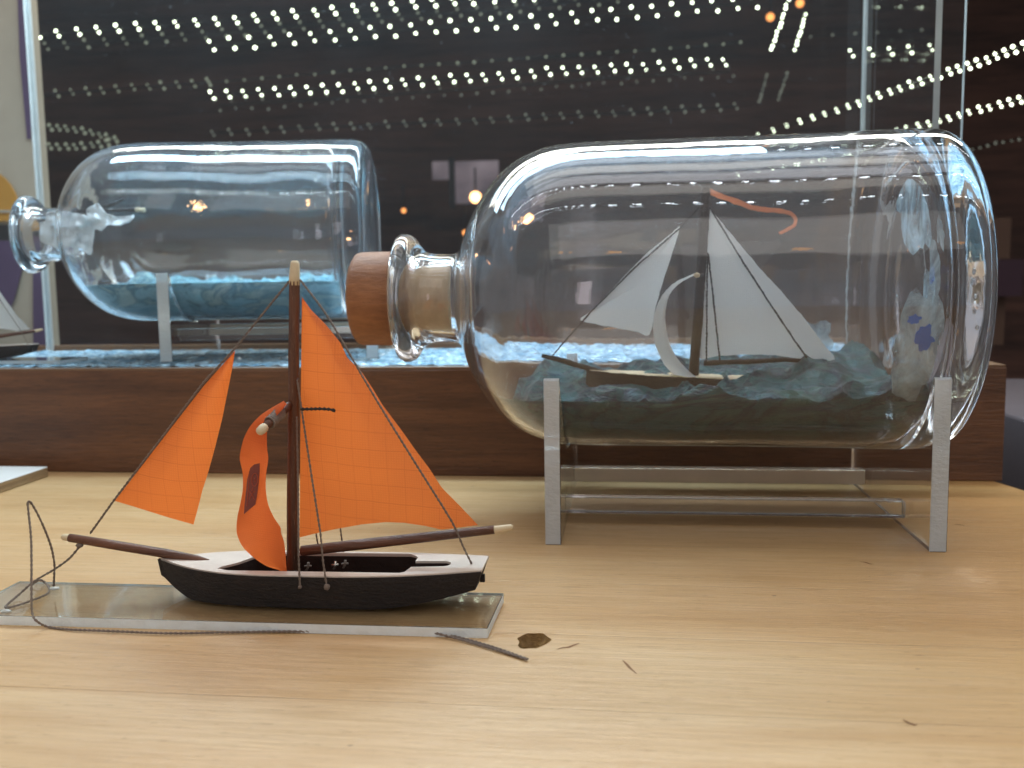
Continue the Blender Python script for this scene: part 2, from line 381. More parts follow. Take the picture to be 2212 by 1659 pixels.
def rope(name, pts, r, mat, parent=None, n=0, pitch=.035, **kw):
    """two strands twisted round each other"""
    P = cat_rom(pts, n) if n else [Vector(p) for p in pts]
    Q = [P[0]]
    for a, b in zip(P, P[1:]):
        k = max(1, int((b-a).length/(pitch/5)))
        for j in range(1, k+1): Q.append(a.lerp(b, j/k))
    V, Fc = [], []
    L = 0; t0 = (Q[1]-Q[0]).normalized(); ref = Vector((0, 0, 1)) if abs(t0.z) < .9 else Vector((0, 1, 0)); u = t0.cross(ref).normalized()
    frames = []
    for i, p in enumerate(Q):
        t = (Q[min(i+1, len(Q)-1)]-Q[max(i-1, 0)]).normalized(); u = (u-t*u.dot(t)).normalized(); v = t.cross(u)
        if i: L += (Q[i]-Q[i-1]).length
        frames.append((p, u.copy(), v, L))
    for s_ in (0, math.pi):
        st = [p+(u_*math.cos(l/pitch*2*math.pi+s_)+v_*math.sin(l/pitch*2*math.pi+s_))*r*.5 for p, u_, v_, l in frames]
        v2, f2 = tube_vf(st, r*.56, 5); off = len(V); V += v2; Fc += [tuple(i+off for i in f) for f in f2]
    return mk(name, V, Fc, mat, parent, smooth=True, **kw)
def prism(name, outline, holes, axis, a0, a1, mats, parent=None, side_idx=None, **kw):
    """outline: 2D points; axis: function (p, q, t) -> 3D; solid between t=a0 and t=a1"""
    loops = [list(outline)]+[list(h) for h in holes]
    tris = tessellate_polygon([[Vector((p[0], p[1], 0)) for p in lp] for lp in loops])
    flat_ = [p for lp in loops for p in lp]; N = len(flat_)
    V = [axis(p[0], p[1], a0) for p in flat_]+[axis(p[0], p[1], a1) for p in flat_]
    Fc = [tuple(t) for t in tris]+[tuple(i+N for i in reversed(t)) for t in tris]; idx = [0]*len(Fc)
    off = 0
    for lp in loops:
        n = len(lp)
        for i in range(n):
            a, b = off+i, off+(i+1) % n; Fc.append((a, b, b+N, a+N)); idx.append(side_idx or 0)
        off += n
    return mk(name, V, Fc, mats, parent, idx, **kw)
def lathe_x(name, prof, cx_, cy_, cz_, mat, parent=None, seg=144, closed=False, smooth=True, **kw):
    """prof: (x, r) pairs, revolved about the X axis through (cy_, cz_)"""
    V, Fc = [], []; ring = []
    for x, r in prof:
        if r < 1e-6: ring.append((len(V), 1)); V.append((cx_+x, cy_, cz_))
        else:
            ring.append((len(V), seg))
            for k in range(seg):
                a = 2*math.pi*k/seg; V.append((cx_+x, cy_+r*math.cos(a), cz_+r*math.sin(a)))
    n = len(ring)
    for i in range(n if closed else n-1):
        (a, na), (b, nb) = ring[i], ring[(i+1) % n]
        for k in range(seg):
            k2 = (k+1) % seg
            if na == 1 and nb == 1: continue
            if na == 1: Fc.append((a, b+k, b+k2))
            elif nb == 1: Fc.append((a+k, b, a+k2))
            else: Fc.append((a+k, b+k, b+k2, a+k2))
    return mk(name, V, Fc, mat, parent, smooth=smooth, **kw)

# ------------------------------------------------------------------ the setting: table top, room
knot_c = atz(1151, 1384); kx, ky = knot_c[0], knot_c[1]
krad = [(.060*(1+.10*math.sin(3*a+1)+.06*math.sin(7*a)), .060*(1+.12*math.sin(2*a)+.07*math.sin(6*a+2))) for a in [2*math.pi*i/40 for i in range(40)]]
khole = [(kx+krad[i][0]*.76*math.cos(2*math.pi*i/40), ky+krad[i][1]*1.0*math.sin(2*math.pi*i/40)) for i in range(40)]
cnr = atz(2130, 1038); 
table = prism('table_top', [(-8, -3), (3.9, -3), (1.865, 4.56), (1.80, 4.80), (1.80, 6.6), (-8, 6.6)], [khole], lambda p, q, t: (p, q, t), -.45, 0, [M['table'], M['table']])
tag(table, kind='structure', label='pale wooden table top of glued boards')
# the knot hole is a shallow bowl of brown fibres
V, Fc = [], []
for j in range(8):
    f = 1-j/7.*.98
    for i, (x, y) in enumerate(khole):
        rr = rnd.uniform(-.004, .004) if 0 < j < 7 else 0
        V.append((kx+(x-kx)*f, ky+(y-ky)*f, -.001-.030*(1-f**2.5)**.6+rr*1.6))
for j in range(7):
    for i in range(40):
        a, b = j*40+i, j*40+(i+1) % 40; Fc.append((a, b, b+40, a+40))
mk('knot_hole', V, Fc, M['knot'], table)
# cracks and scuffs near the knot, thin slivers lying on the boards
def sliver(name, pts, wd, mat, parent):
    P = [Vector(atz(u, v)) for u, v in pts]; V, Fc = [], []
    for i, p in enumerate(P):
        t = (P[min(i+1, len(P)-1)]-P[max(i-1, 0)]).normalized(); n_ = Vector((-t.y, t.x, 0))
        ww = wd*.7*math.sin(math.pi*(i+.35)/(len(P)-.3))
        V += [(p.x+n_.x*ww, p.y+n_.y*ww, .0012), (p.x-n_.x*ww, p.y-n_.y*ww, .0012)]
    for i in range(len(P)-1): Fc.append((2*i, 2*i+1, 2*i+3, 2*i+2))
    return mk(name, V, Fc, mat, parent)
sliver('scratch', [(1203, 1403), (1215, 1400), (1228, 1399), (1240, 1394), (1252, 1390)], .006, M['crack'], table)
sliver('scratch', [(1345, 1427), (1354, 1436), (1360, 1443), (1375, 1456)], .006, M['crack'], table)
sliver('scratch', [(1858, 1214), (1868, 1215), (1880, 1219), (1887, 1219)], .007, M['crack'], table)
sliver('scratch', [(2062, 1133), (2072, 1134), (2084, 1136)], .007, M['crack'], table)
sliver('scratch', [(1950, 1555), (1962, 1562), (1975, 1567), (1982, 1566)], .006, M['crack'], table)

def room(name, x0, x1, y0, y1, z0, z1, mat): return tag(box(name, x0, x1, y0, y1, z0, z1, mat), kind='structure')
room('floor', -40, 40, -25, 40, -9.4, -9.2, M['black'])
room('back_wall', -40, 40, 27, 27.6, -9.2, 14, M['dark_wall'])
room('ceiling', -40, 40, 10, 27.6, 12, 12.4, M['black'])
room('wall_left', -22.6, -22, 10, 27.6, -9.2, 12, M['black'])
room('wall_right', 24, 24.6, 10, 27.6, -9.2, 12, M['dark_wall'])

# ------------------------------------------------------------------ display case: brown base, blue bead floor, clear panes
BH = .578
case = thing('display_case', 'clear display case on a long brown wooden base at the back of the table', 'display case', (-1.4, 5.4, 0))
bs = box('wooden_base', -6.5, 1.842, 4.775, 6.35, 0.001, BH-.012, M['walnut'], case, bev=.006)
box('base_edging', -6.5, 1.838, 4.779, 6.34, BH-.0118, BH, M['walnut_trim'], case, bev=.002)
# bead floor: a bumpy sheet
nx, ny = 420, 60; V = []; Fc = []
for j in range(ny):
    for i in range(nx):
        x = -6.3+7.75*i/(nx-1); y = 4.86+1.30*j/(ny-1)
        z = BH+.004+.012*noise.noise((x*22, y*22, 0))+.006*noise.noise((x*50, y*50, 3))
        V.append((x, y, max(z, BH+.001)))
for j in range(ny-1):
    for i in range(nx-1): a = j*nx+i; Fc.append((a, a+1, a+nx+1, a+nx))
mk('bead_floor', V, Fc, M['beads'], case, smooth=True)
def pane(name, x0, x1, y0, y1, z0, z1, m='pane'):
    v, f = box_vf(x0, x1, y0, y1, z0, z1)
    big = 'y' if (x1-x0) > (y1-y0) else 'x'
    idx = [1, 1, 0, 1, 0, 1] if big == 'y' else [1, 1, 1, 0, 1, 0]
    return mk(name, v, f, [M[m], M['pane_edge']], case, idx)
pane('front_pane', -6.3, 1.605, 4.80, 4.83, BH+.001, 4.6)
pane('back_pane', -4.095, 1.47, 6.18, 6.21, BH+.001, 4.6)
pane('side_pane', 1.475, 1.505, 4.832, 6.26, BH+.001, 4.6, 'side')
box('back_strip', -4.105, -4.075, 6.215, 6.24, BH+.001, 4.6, M['pane_edge'], case)
box('corner_post', 1.38, 1.45, 6.215, 6.24, BH+.001, 4.6, M['pane'], case)
box('rear_ledge', -6.3, 1.47, 6.262, 6.34, BH+.0005, BH+.035, M['walnut_trim'], case)

# ------------------------------------------------------------------ bottles
YB, ZB = 4.105, .947
def XB(u): return aty(u, 640, YB)[0]
outer = [(874, .262), (869, .274), (874, .284), (886, .283), (898, .268), (908, .236), (920, .208), (938, .196), (965, .193), (985, .197), (999, .216), (1009, .262), (1023, .335), (1047, .425), (1082, .517), (1127, .590), (1182, .634), (1245, .650), (1330, .654), (1500, .655), (1750, .658), (1885, .662), (1968, .662), (1998, .656), (2019, .638), (2032, .605), (2039, .56), (2041, .50), (2035, .36), (2027, .18), (2025, 0)]
inner = [(1953, 0), (1955, .18), (1963, .36), (1968, .48), (1964, .558), (1950, .610), (1925, .632), (1880, .640), (1750, .637), (1500, .634), (1330, .632), (1250, .628), (1188, .610), (1134, .564), (1091, .490), (1057, .400), (1036, .300), (1020, .225), (1006, .176), (990, .157), (960, .152), (920, .152), (890, .157), (876, .170), (870, .215), (872, .245)]
xr = XB(1500)
def prof_of(lst): return [(XB(u)-xr, r) for u, r in lst]
def smooth_prof(pr, n=4):
    P = cat_rom([(x, r, 0) for x, r in pr], n); return [(p.x, max(0, p.y)) for p in P]
PO, PI_ = smooth_prof(prof_of(outer)), smooth_prof(prof_of(inner))
PO[-1] = (PO[-1][0], 0); PI_[0] = (PI_[0][0], 0)
def bottle_mesh(name, cx_, cy_, cz_, kx_, kr_, mat, parent):
    pr = [(x*kx_, r*kr_) for x, r in PO]+[(x*kx_, r*kr_) for x, r in PI_]
    return lathe_x(name, pr, cx_, cy_, cz_, mat, parent, seg=160, closed=True)
bot = thing('glass_bottle', 'large clear corked bottle with a white-sailed ship inside, lying on an acrylic stand', 'bottle', (xr, YB, ZB-.655))
bottle_mesh('glass', xr, YB, ZB, 1, 1, M['bottle'], bot)
def inner_r(x):      # inner radius at a world x of the big bottle
    xs = x-xr; P = PI_
    best = 0
    for (x1, r1), (x2, r2) in zip(P, P[1:]):
        if (x1-xs)*(x2-xs) <= 0 and abs(x1-x2) > 1e-9:
            best = max(best, r1+(r2-r1)*(xs-x1)/(x2-x1))
    return best
# cork
cork = thing('cork_stopper', 'brown wooden stopper with a round head pushed into the neck of the large bottle', 'stopper', (XB(800), YB, ZB-.22))
xa, xb_, xc_ = XB(772), XB(868), XB(984)
lathe_x('head', [(xa-.003, 0), (xa-.003, .155), (xa+.002, .188), (xa+.014, .204), (xa+.03, .208), (xb_-.006, .210), (xb_, .205), (xb_, 0)], 0, YB, ZB, M['cork_wood'], cork, seg=96)
lathe_x('plug', [(xb_-.002, 0), (xb_-.002, .146), (xb_+.1, .147), (xc_-.004, .145), (xc_, .138), (xc_, 0)], 0, YB, ZB, M['cork_inner'], cork, seg=96)

# the putty sea inside the big bottle
def make_sea(name, x0, x1, cy_, cz_, rfun, level, amp, mat, label, cat, base, seed=0, nx=220, ny=90, tilt=.0):
    V, Fc = [], []
    for i in range(nx):
        x = x0+(x1-x0)*i/(nx-1); R = max(rfun(x)-.006, .02)
        zt0 = level
        hw = math.sqrt(max(R*R-(zt0-cz_)**2, 1e-4)) if R > abs(zt0-cz_) else .02
        for j in range(ny):
            s_ = -1+2*j/(ny-1); ss = math.copysign(abs(s_)**.8, s_); y = hw*ss
            e = 1-abs(s_)**6
            h = noise.fractal((x*3.1+seed, y*3.1, .7), 1.1, 2.1, 4)*amp
            rid = (1-abs(noise.noise((x*5+seed, y*4, 4.2+x*.5))))**3*amp*.9
            rid2 = (1-abs(noise.noise((x*8+seed, y*7, 8.2))))**3*amp*.25
            z = zt0+h+rid+rid2-amp*.8+tilt*(x-x0)+ .03*ss
            endf = min(1, (x-x0)/.10, (x1-x)/.05); z -= (1-max(endf, 0))*.06
            zmin = cz_-math.sqrt(max(R*R-y*y, 0)); z = max(z, zmin+.002)
            # keep inside the glass
            zm = cz_+math.sqrt(max(R*R-y*y, 0)); z = min(z, zm-.002) if R > abs(y) else z
            yy = y
            lim = math.sqrt(max(R*R-(z-cz_)**2, 1e-5))
            yy = max(-lim, min(lim, y*lim/hw if hw > 1e-3 else y))
            V.append((x, cy_+yy, z))
        # wall-hugging underside
    top = len(V); nb = 48
    for i in range(nx):
        x = x0+(x1-x0)*i/(nx-1); R = max(rfun(x)-.006, .02)
        p0 = V[i*ny]; p1 = V[i*ny+ny-1]
        a0 = math.atan2(p0[2]-cz_, p0[1]-cy_); a1 = math.atan2(p1[2]-cz_, p1[1]-cy_)
        if a0 > 0: a0 -= 2*math.pi
        for j in range(1, nb-1):
            a = a0+(a1-a0)*j/(nb-1); b = .0025*noise.noise((x*9, a*6, seed))
            V.append((x, cy_+(R+b)*math.cos(a), cz_+(R+b)*math.sin(a)))
    def bi(i, j):
        if j == 0: return i*ny
        if j == nb-1: return i*ny+ny-1
        return top+i*(nb-2)+j-1
    for i in range(nx-1):
        for j in range(ny-1): a = i*ny+j; Fc.append((a, a+1, a+ny+1, a+ny))
        for j in range(nb-1): Fc.append((bi(i, j), bi(i+1, j), bi(i+1, j+1), bi(i, j+1)))
    for i in (0, nx-1):
        Fc.append(tuple([i*ny+j for j in range(ny)]+[bi(i, j) for j in range(nb-2, 0, -1)]))
    o = mk(name, V, Fc, mat, None, smooth=True, base=base); return tag(o, label, cat)
make_sea('putty_sea', XB(1090), XB(1945), YB, ZB, inner_r, .548, .070, M['sea'], 'dark teal modelling-putty sea with pale foam crests filling the bottom of the large bottle', 'model sea', (XB(1500), YB, .33), seed=3, tilt=.062)

# pale blue putty smears stuck inside the glass
def smear(parent, x, ang, sx, sa, seed, mat, R=None, th=.004, gap=.003):
    V, Fc = [], []; n = 26; m = 7
    for j in range(m):
        for i in range(n):
            a = 2*math.pi*i/n; k = (j/(m-1))
            jag = 1+.55*noise.noise((math.cos(a)*1.7+seed*3.1, math.sin(a)*1.7, seed))+.25*noise.noise((math.cos(a)*5+seed, math.sin(a)*5, seed+9))
            xx = x+sx*k*jag*math.cos(a); aa = ang+sa*k*jag*math.sin(a)
            rr = (inner_r(xx) if R is None else R)-gap-th*(1-k)
            V.append((xx, YB+rr*math.cos(aa), ZB+rr*math.sin(aa)))
    for j in range(m-1):
        for i in range(n): a, b = j*n+i, j*n+(i+1) % n; Fc.append((a, b, b+n, a+n))
    return mk('putty_smear', V, Fc, mat, parent, smooth=True)
D2 = math.radians
sx_ = min(aty(1985, 725, YB-.58)[0], XB(1930))
for x, an, sx, sa, sd, mt in [(sx_-.02, 198, .085, .30, 1, 'smear'), (sx_+.005, 194, .032, .075, 3, 'smear_deep'), (sx_-.035, 188, .022, .03, 4, 'smear_deep'), (sx_+.03, 176, .022, .22, 2, 'smear'),
                              (XB(1810), -22, .11, .16, 5, 'smear'), (XB(1730), -30, .08, .10, 6, 'smear'), (XB(1925), 160, .014, .10, 9, 'smear')]:
    smear(bot, x, D2(an), sx, sa, sd, M[mt], th=.0005 if mt == 'smear_deep' else .004, gap=.0015 if mt == 'smear_deep' else .003)
# patches of putty seen in the thick foot of the bottle, stuck on its outer face
def foot_patch(r, ang, sr_, sa, seed, mat):
    V, Fc = [], []; n = 24
    xs = XB(1957)
    for j in range(6):
        for i in range(n):
            a = 2*math.pi*i/n; k = j/5.; jag = 1+.5*noise.noise((math.cos(a)*1.5+seed, math.sin(a)*1.5, seed))
            rr = min(max(r+sr_*k*jag*math.cos(a), .05), .47); aa = ang+sa*k*jag*math.sin(a)
            V.append((xs-.012-.012*(1-rr/.5)-.004*(1-k), YB+rr*math.cos(aa), ZB+rr*math.sin(aa)))
    for j in range(5):
        for i in range(n): a, b = j*n+i, j*n+(i+1) % n; Fc.append((a, b, b+n, a+n))
    return mk('putty_smear', V, Fc, mat, bot, smooth=True)
foot_patch(.36, D2(115), .14, .7, 11, M['smear']); foot_patch(.38, D2(185), .10, .35, 12, M['smear'])
foot_patch(.40, D2(222), .12, .35, 13, M['smear']); foot_patch(.42, D2(172), .03, .12, 14, M['smear_deep'])
# air bubbles in the thick foot of the bottle
bub = bmesh.new()
for (u, v, r) in [(2082, 435, .012), (2090, 590, .014), (2088, 612, .017), (2092, 640, .012), (2090, 668, .013), (2094, 700, .010), (2040, 660, .008), (2044, 705, .008), (2086, 480, .008), (2040, 740, .007)]:
    p = aty(u, v, YB-.50)
    bmesh.ops.create_uvsphere(bub, u_segments=14, v_segments=10, radius=r*.62, matrix=Matrix.Translation(Vector((min(p[0], XB(2030)), p[1], p[2]))) @ Matrix.Diagonal((.7, 1, 1.5, 1)))
bub.verts.ensure_lookup_table()
vv = [v.co.copy() for v in bub.verts]; ff = [[v.index for v in f.verts] for f in bub.faces]; bub.free()
ob = mk('air_bubbles', vv, ff, M['bottle'], bot, smooth=True); ob.data.flip_normals()

# stands
def make_stand(name, label, x_l, x_r, th, yc, zc, R, z0, ztop, cpz0, cpz1, cy0, cy1, group):
    st = thing(name, label, 'bottle stand', ((x_l+x_r)/2, yc, z0), group)
    Rn = R+.004; hw = math.sqrt(Rn**2-(zc-ztop)**2); y0, y1 = yc-hw-.016, yc+hw+.016
    a0 = math.atan2(ztop-zc, -hw); a1 = math.atan2(ztop-zc, hw)
    if a0 > 0: a0 -= 2*math.pi
    arc = [(yc+Rn*math.cos(a0+(a1-a0)*i/40), zc+Rn*math.sin(a0+(a1-a0)*i/40)) for i in range(41)]
    outl = [(y0, z0), (y0, ztop-.008), (y0+.006, ztop)]+arc+[(y1-.006, ztop), (y1, ztop-.008), (y1, z0)]
    for x in (x_l, x_r):
        o = prism('support_plate', outl, [], lambda p, q, t: (t, p, q), x-th/2, x+th/2, [M['acrylic'], M['frost']], st, side_idx=1)
        # the front and top edges are sawn and cloudy, the notch and the underside are polished
        for f in o.data.polygons:
            if f.material_index == 1 and not (f.normal.y < -.6 or (f.normal.z > .6 and f.area > 0 and f.center.z > (ztop-.03-z0)*S)): f.material_index = 0
        bevel(o, .0025, 1)
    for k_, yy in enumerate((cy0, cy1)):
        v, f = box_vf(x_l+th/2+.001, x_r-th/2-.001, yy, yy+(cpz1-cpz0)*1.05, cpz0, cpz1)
        o = mk('cross_bar', v, f, [M['acrylic'], M['bar_reflection']], st, [0, 0, k_, 0, 0, 0]); bevel(o, .003, 2)  # rear bar's front face carries the painted table reflection
    return st
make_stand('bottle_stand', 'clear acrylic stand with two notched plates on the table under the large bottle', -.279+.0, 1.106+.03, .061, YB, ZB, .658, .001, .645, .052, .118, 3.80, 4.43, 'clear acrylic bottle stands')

# ------------------------------------------------------------------ the orange-sailed model boat
YM = 2.76                                        # centreline of the hull
def bp(u, v, y=YM): return Vector(aty(u, v, y))
hull_x0, hull_x1 = bp(349, 1215).x, bp(1033, 1225).x
def make_boat():
    bt = thing('model_boat', 'small model boat with orange sails and a black hull on an acrylic strip', 'model boat', ((hull_x0+hull_x1)/2, YM, .031))
    HL = hull_x1-hull_x0
    def sheer(t): return .134+.008*(1-t)**4+.014*t**3.2          # height of the deck edge
    def half(t):                                                   # half breadth of the deck
        return max(.006, .132*min(1, (1-(1-min(t/.40, 1))**2.5))*(1-.42*max(0, (t-.6)/.4)**2.0))
    def keel(t):
        k = .031
        if t < .13: k += .056*(1-t/.13)**1.25
        if t > .70: k += .054*((t-.70)/.30)**1.5
        return k
    N, Mh = 72, 14; V, Fc = [], []
    rows = []
    for i in range(N+1):
        t = i/N; x = hull_x0+HL*t; b = half(t); zt = sheer(t); zb = keel(t); row = []
        xs = x
        for j in range(-Mh, Mh+1):
            s_ = j/Mh; a = abs(s_)
            # flat bottom, rounded bilge, near vertical topsides
            if a < .5: yy, zz = b*.87*(a/.5), zb+.003*(a/.5)**2
            else:
                q = (a-.5)/.5; yy = b*(.87+.13*math.sin(q*math.pi/2)); zz = zb+.003+(zt-zb-.003)*(q**1.05)
            rk = (-.010*(1-t)**6 + .022*t**8)*((zz-zb)/(zt-zb+1e-6))
            ch = .0018*noise.noise((x*60, zz*90, s_*2)) + .0015*noise.noise((x*25, zz*30, 1))
            row.append((xs+rk, YM+math.copysign(yy+(ch if a > .4 else 0), s_), zz+ch*.5))
        rows.append(row)
    for r_ in rows: V += r_
    W = 2*Mh+1
    for i in range(N):
        for j in range(W-1): a = i*W+j; Fc.append((a, a+1, a+W+1, a+W))
    Fc.append(tuple(range(W))); Fc.append(tuple(N*W+j for j in range(W)))
    hull = mk('hull', V, Fc, M['hull'], bt, smooth=True); auto_smooth(hull, 50)
    # deck: pale board following the sheer with the cockpit cut through
    def dz(x): t = (x-hull_x0)/HL; return sheer(min(max(t, 0), 1))
    ol = [(hull_x0+HL*i/N, YM-half(i/N)+.002) for i in range(N+1)]+[(hull_x0+HL*i/N, YM+half(i/N)-.002) for i in range(N, -1, -1)]
    ol = [(x+(.022*((x-hull_x0)/HL)**8), y) for x, y in ol]
    def zp(u, v): p = atz(u, v, .160); return (p[0], p[1])
    c0, c1, c2, c3 = bp(500, 1215).x, bp(545, 1215).x, bp(893, 1215).x, bp(975, 1215).x
    hy = .088
    hole = [(x_, YM+(y_-YM)*1.13) for x_, y_ in [(c0-.01, YM-.072), (c0-.006, YM-.055), (c0+.03, YM-.01), (c1-.01, YM+.055), (c1+.03, YM+hy-.006), (c1+.15, YM+hy), (c2-.03, YM+hy), (c2-.012, YM+hy-.012), (c2, YM+hy-.03), (c2, YM+.025),
            (c3-.02, YM+.022), (c3-.004, YM+.010), (c3, YM-.008), (c3-.008, YM-.022), (c3-.02, YM-.026), (c2, YM-.030), (c2-.008, YM-hy+.015), (c2-.03, YM-hy), (c1+.1, YM-hy), (c0+.03, YM-hy+.004)]]
    tris_o = prism('deck', ol, [hole], lambda p, q, t: (p, q, dz(p)+t), -.004, .0035, [M['deck'], M['deck']], bt)
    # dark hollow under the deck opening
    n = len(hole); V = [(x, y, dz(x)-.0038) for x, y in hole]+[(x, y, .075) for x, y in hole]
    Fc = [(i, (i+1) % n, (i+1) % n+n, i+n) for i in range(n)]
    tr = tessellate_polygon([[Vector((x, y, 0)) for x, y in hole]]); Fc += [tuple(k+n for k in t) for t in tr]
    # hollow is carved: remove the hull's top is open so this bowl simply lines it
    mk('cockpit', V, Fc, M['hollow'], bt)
    # mast
    mb, mt_ = bp(631, 1240), bp(636, 608); tip = bp(636.5, 563)
    mp = [mb.lerp(mt_, i/14) for i in range(15)]
    mp = [p+Vector((.002*noise.noise((p.z*4, 1, 0)), 0, 0)) for p in mp]
    V, Fc = tube_vf(mp, [.0185-.0016*i/14+.0008*noise.noise((i*1.3, 2, 2)) for i in range(15)], 10)
    mast = mk('mast', V, Fc, M['mast'], bt, smooth=True); auto_smooth(mast, 40)
    tube('mast_tip', [mt_-Vector((0, 0, .012)), mt_+Vector((0, 0, .01)), tip-Vector((0, 0, .008)), tip], [.0168, .0172, .0138, .009], M['bare_wood'], mast, seg=9)
    # boom
    a, b, c = bp(652, 1190), bp(1068, 1144), bp(1108, 1138.5)
    tube('boom', [a-Vector((.004, 0, 0)), a, a.lerp(b, .33), a.lerp(b, .66), b], [.010, .0165, .0168, .0155, .0130], M['spar'], bt, seg=10)
    tube('boom_tip', [b-Vector((.008, 0, .001)), b+Vector((.006, 0, 0)), c-Vector((.006, 0, 0)), c], [.0122, .0122, .0092, .005], M['bare_wood'], bt, seg=9)
    # bowsprit
    a, b, c = bp(150, 1161.5), bp(452, 1211), bp(135, 1160)
    tube('bowsprit', [a, a.lerp(b, .3), a.lerp(b, .7), a.lerp(b, .92), b], [.0135, .0150, .0150, .0105, .0035], M['spar'], bt, seg=10)
    tube('bowsprit_tip', [a+Vector((.010, 0, -.0015)), a, c+Vector((.004, 0, 0)), c-Vector((.003, 0, 0))], [.0120, .0118, .0105, .006], M['bare_wood'], bt, seg=9)
    # mainsail
    def z4(x, y): return ((x/2.37+560)*.864, (y/2.37+620)*.864)
    def z5(x, y): return ((x/2.212+340)*.864, (y/2.212+1240)*.864)
    leech = [z4(*p) for p in [(458, 285), (520, 370), (600, 450), (690, 560), (730, 650), (810, 725), (880, 830), (940, 930), (1000, 1010), (1060, 1090), (1130, 1190), (1220, 1310), (1290, 1420), (1400, 1530), (1505, 1642)]]
    foot = [z5(*p) for p in [(903, 226), (1000, 202), (1100, 181), (1250, 155), (1380, 143), (1480, 147), (1600, 165), (1690, 186), (1800, 174), (1893, 162)]]
    luff = [(652, 640), (651, 760), (649, 900), (648, 1040), (647, 1161)]
    def interp(poly, t):
        n = len(poly)-1; k = min(int(t*n), n-1); f = t*n-k; return (poly[k][0]+(poly[k+1][0]-poly[k][0])*f, poly[k][1]+(poly[k+1][1]-poly[k][1])*f)
    def sail(name, left, right, belly, mat, nu=44, nv=56, ybase=YM, fold=0.0, th=.0022):
        """left/right: screen outlines of the two long edges, top to bottom; drawn at the boat's own plane"""
        V, Fc = [], []
        for j in range(nv+1):
            t = j/nv; L, R = interp(left, t), interp(right, t)
            for i in range(nu+1):
                s_ = i/nu; u = L[0]+(R[0]-L[0])*s_; v = L[1]+(R[1]-L[1])*s_
                yy = ybase-belly*math.sin(math.pi*s_)*math.sin(math.pi*min(1, t*.9+.05))+.004*noise.noise((u*.012, v*.012, 1))
                V.append(bp(u, v, yy))
        W = nu+1
        for j in range(nv):
            for i in range(nu): a = j*W+i; Fc.append((a, a+1, a+W+1, a+W))
        o = mk(name, V, Fc, mat, bt, smooth=True); return o
    # the foot is curved: use rows that run from luff/leech pairs and close on the foot curve
    def sail_tri(name, luff_, leech_, foot_, belly, mat, ybase=YM, n=60, m=60, th=.0022, ytop=0):
        V, Fc = [], []
        for j in range(m+1):
            t = j/m
            for i in range(n+1):
                s_ = i/n
                # Coons patch: top edge is a point
                A, B = interp(luff_, t), interp(leech_, t); Tp = luff_[0]; Ft = interp(foot_, s_)
                f0_, f1_ = foot_[0], foot_[-1]
                x = (1-s_)*A[0]+s_*B[0]+t*(Ft[0]-((1-s_)*f0_[0]+s_*f1_[0])); y = (1-s_)*A[1]+s_*B[1]+t*(Ft[1]-((1-s_)*f0_[1]+s_*f1_[1]))
                yy = ybase+ytop*(1-t)-belly*math.sin(math.pi*s_)*math.sin(math.pi*min(1, t*.85+.05))+.006*noise.noise((x*.010, y*.010, 1))*t
                V.append(bp(x, y, yy))
        W = n+1
        for j in range(m):
            for i in range(n): a = j*W+i; Fc.append((a, a+1, a+W+1, a+W))
        o = mk(name, V, Fc, mat, bt, smooth=True); return o
    luff_[:] if False else None
    sail_tri('mainsail', luff, leech, foot, .035, M['orange'])
    jl = [(508, 757), (440, 834), (360, 937), (296, 1020), (248, 1082)]
    jr = [(508, 757), (501, 800), (491, 850), (480, 905), (465, 965), (450, 1020), (437, 1060), (427, 1100), (418, 1133)]
    jf = [(248, 1082), (285, 1093), (320, 1104), (368, 1119), (418, 1133)]
    sail_tri('jib', jl, jr, jf, .03, M['orange'])
    # square sail hanging from the yard, seen almost edge on
    sqL = [z4(*p) for p in [(355, 905), (280, 948), (215, 992), (160, 1050), (125, 1110), (108, 1160), (93, 1245), (110, 1330), (112, 1420), (100, 1500), (80, 1590), (74, 1660)]]+[z5(*p) for p in [(560, 215), (588, 278), (650, 340), (722, 388), (795, 412), (832, 438)]]
    sqR = [z4(*p) for p in [(372, 925), (345, 958), (305, 1000), (262, 1050), (255, 1090), (255, 1180), (262, 1250), (250, 1340), (248, 1430), (262, 1520), (298, 1600), (335, 1655)]]+[z5(*p) for p in [(802, 205), (818, 250), (826, 310), (830, 370), (834, 410), (838, 436)]]
    def arc(poly, m=90):
        P = cat_rom([(a, b, 0) for a, b in poly], 6); d = [0]
        for a, b in zip(P, P[1:]): d.append(d[-1]+(b-a).length)
        out = []; k = 0
        for i in range(m+1):
            t = d[-1]*i/m
            while k < len(P)-2 and d[k+1] < t: k += 1
            f = (t-d[k])/max(d[k+1]-d[k], 1e-9); q = P[k].lerp(P[k+1], min(f, 1)); out.append((q.x, q.y))
        return out
    sqL, sqR = arc(sqL), arc(sqR)
    V, Fc = [], []; nv, nu = 70, 22
    for j in range(nv+1):
        t = j/nv; L, R = interp(sqL, t), interp(sqR, t); wdt = .10*(1-.2*t)
        for i in range(nu+1):
            s_ = i/nu                                   # 0 = belly, 1 = near edge
            q = math.sin(s_*math.pi/2); u = L[0]+(R[0]-L[0])*(s_**1.3)
            v = L[1]+(R[1]-L[1])*s_
            V.append(bp(u, v, YM-.02-wdt*q+.004*noise.noise((t*6, s_*3, 2))))
    W = nu+1
    for j in range(nv):
        for i in range(nu): a = j*W+i; Fc.append((a, a+1, a+W+1, a+W))
    sq = mk('square_sail', V, Fc, M['orange_plain'], bt, smooth=True); 
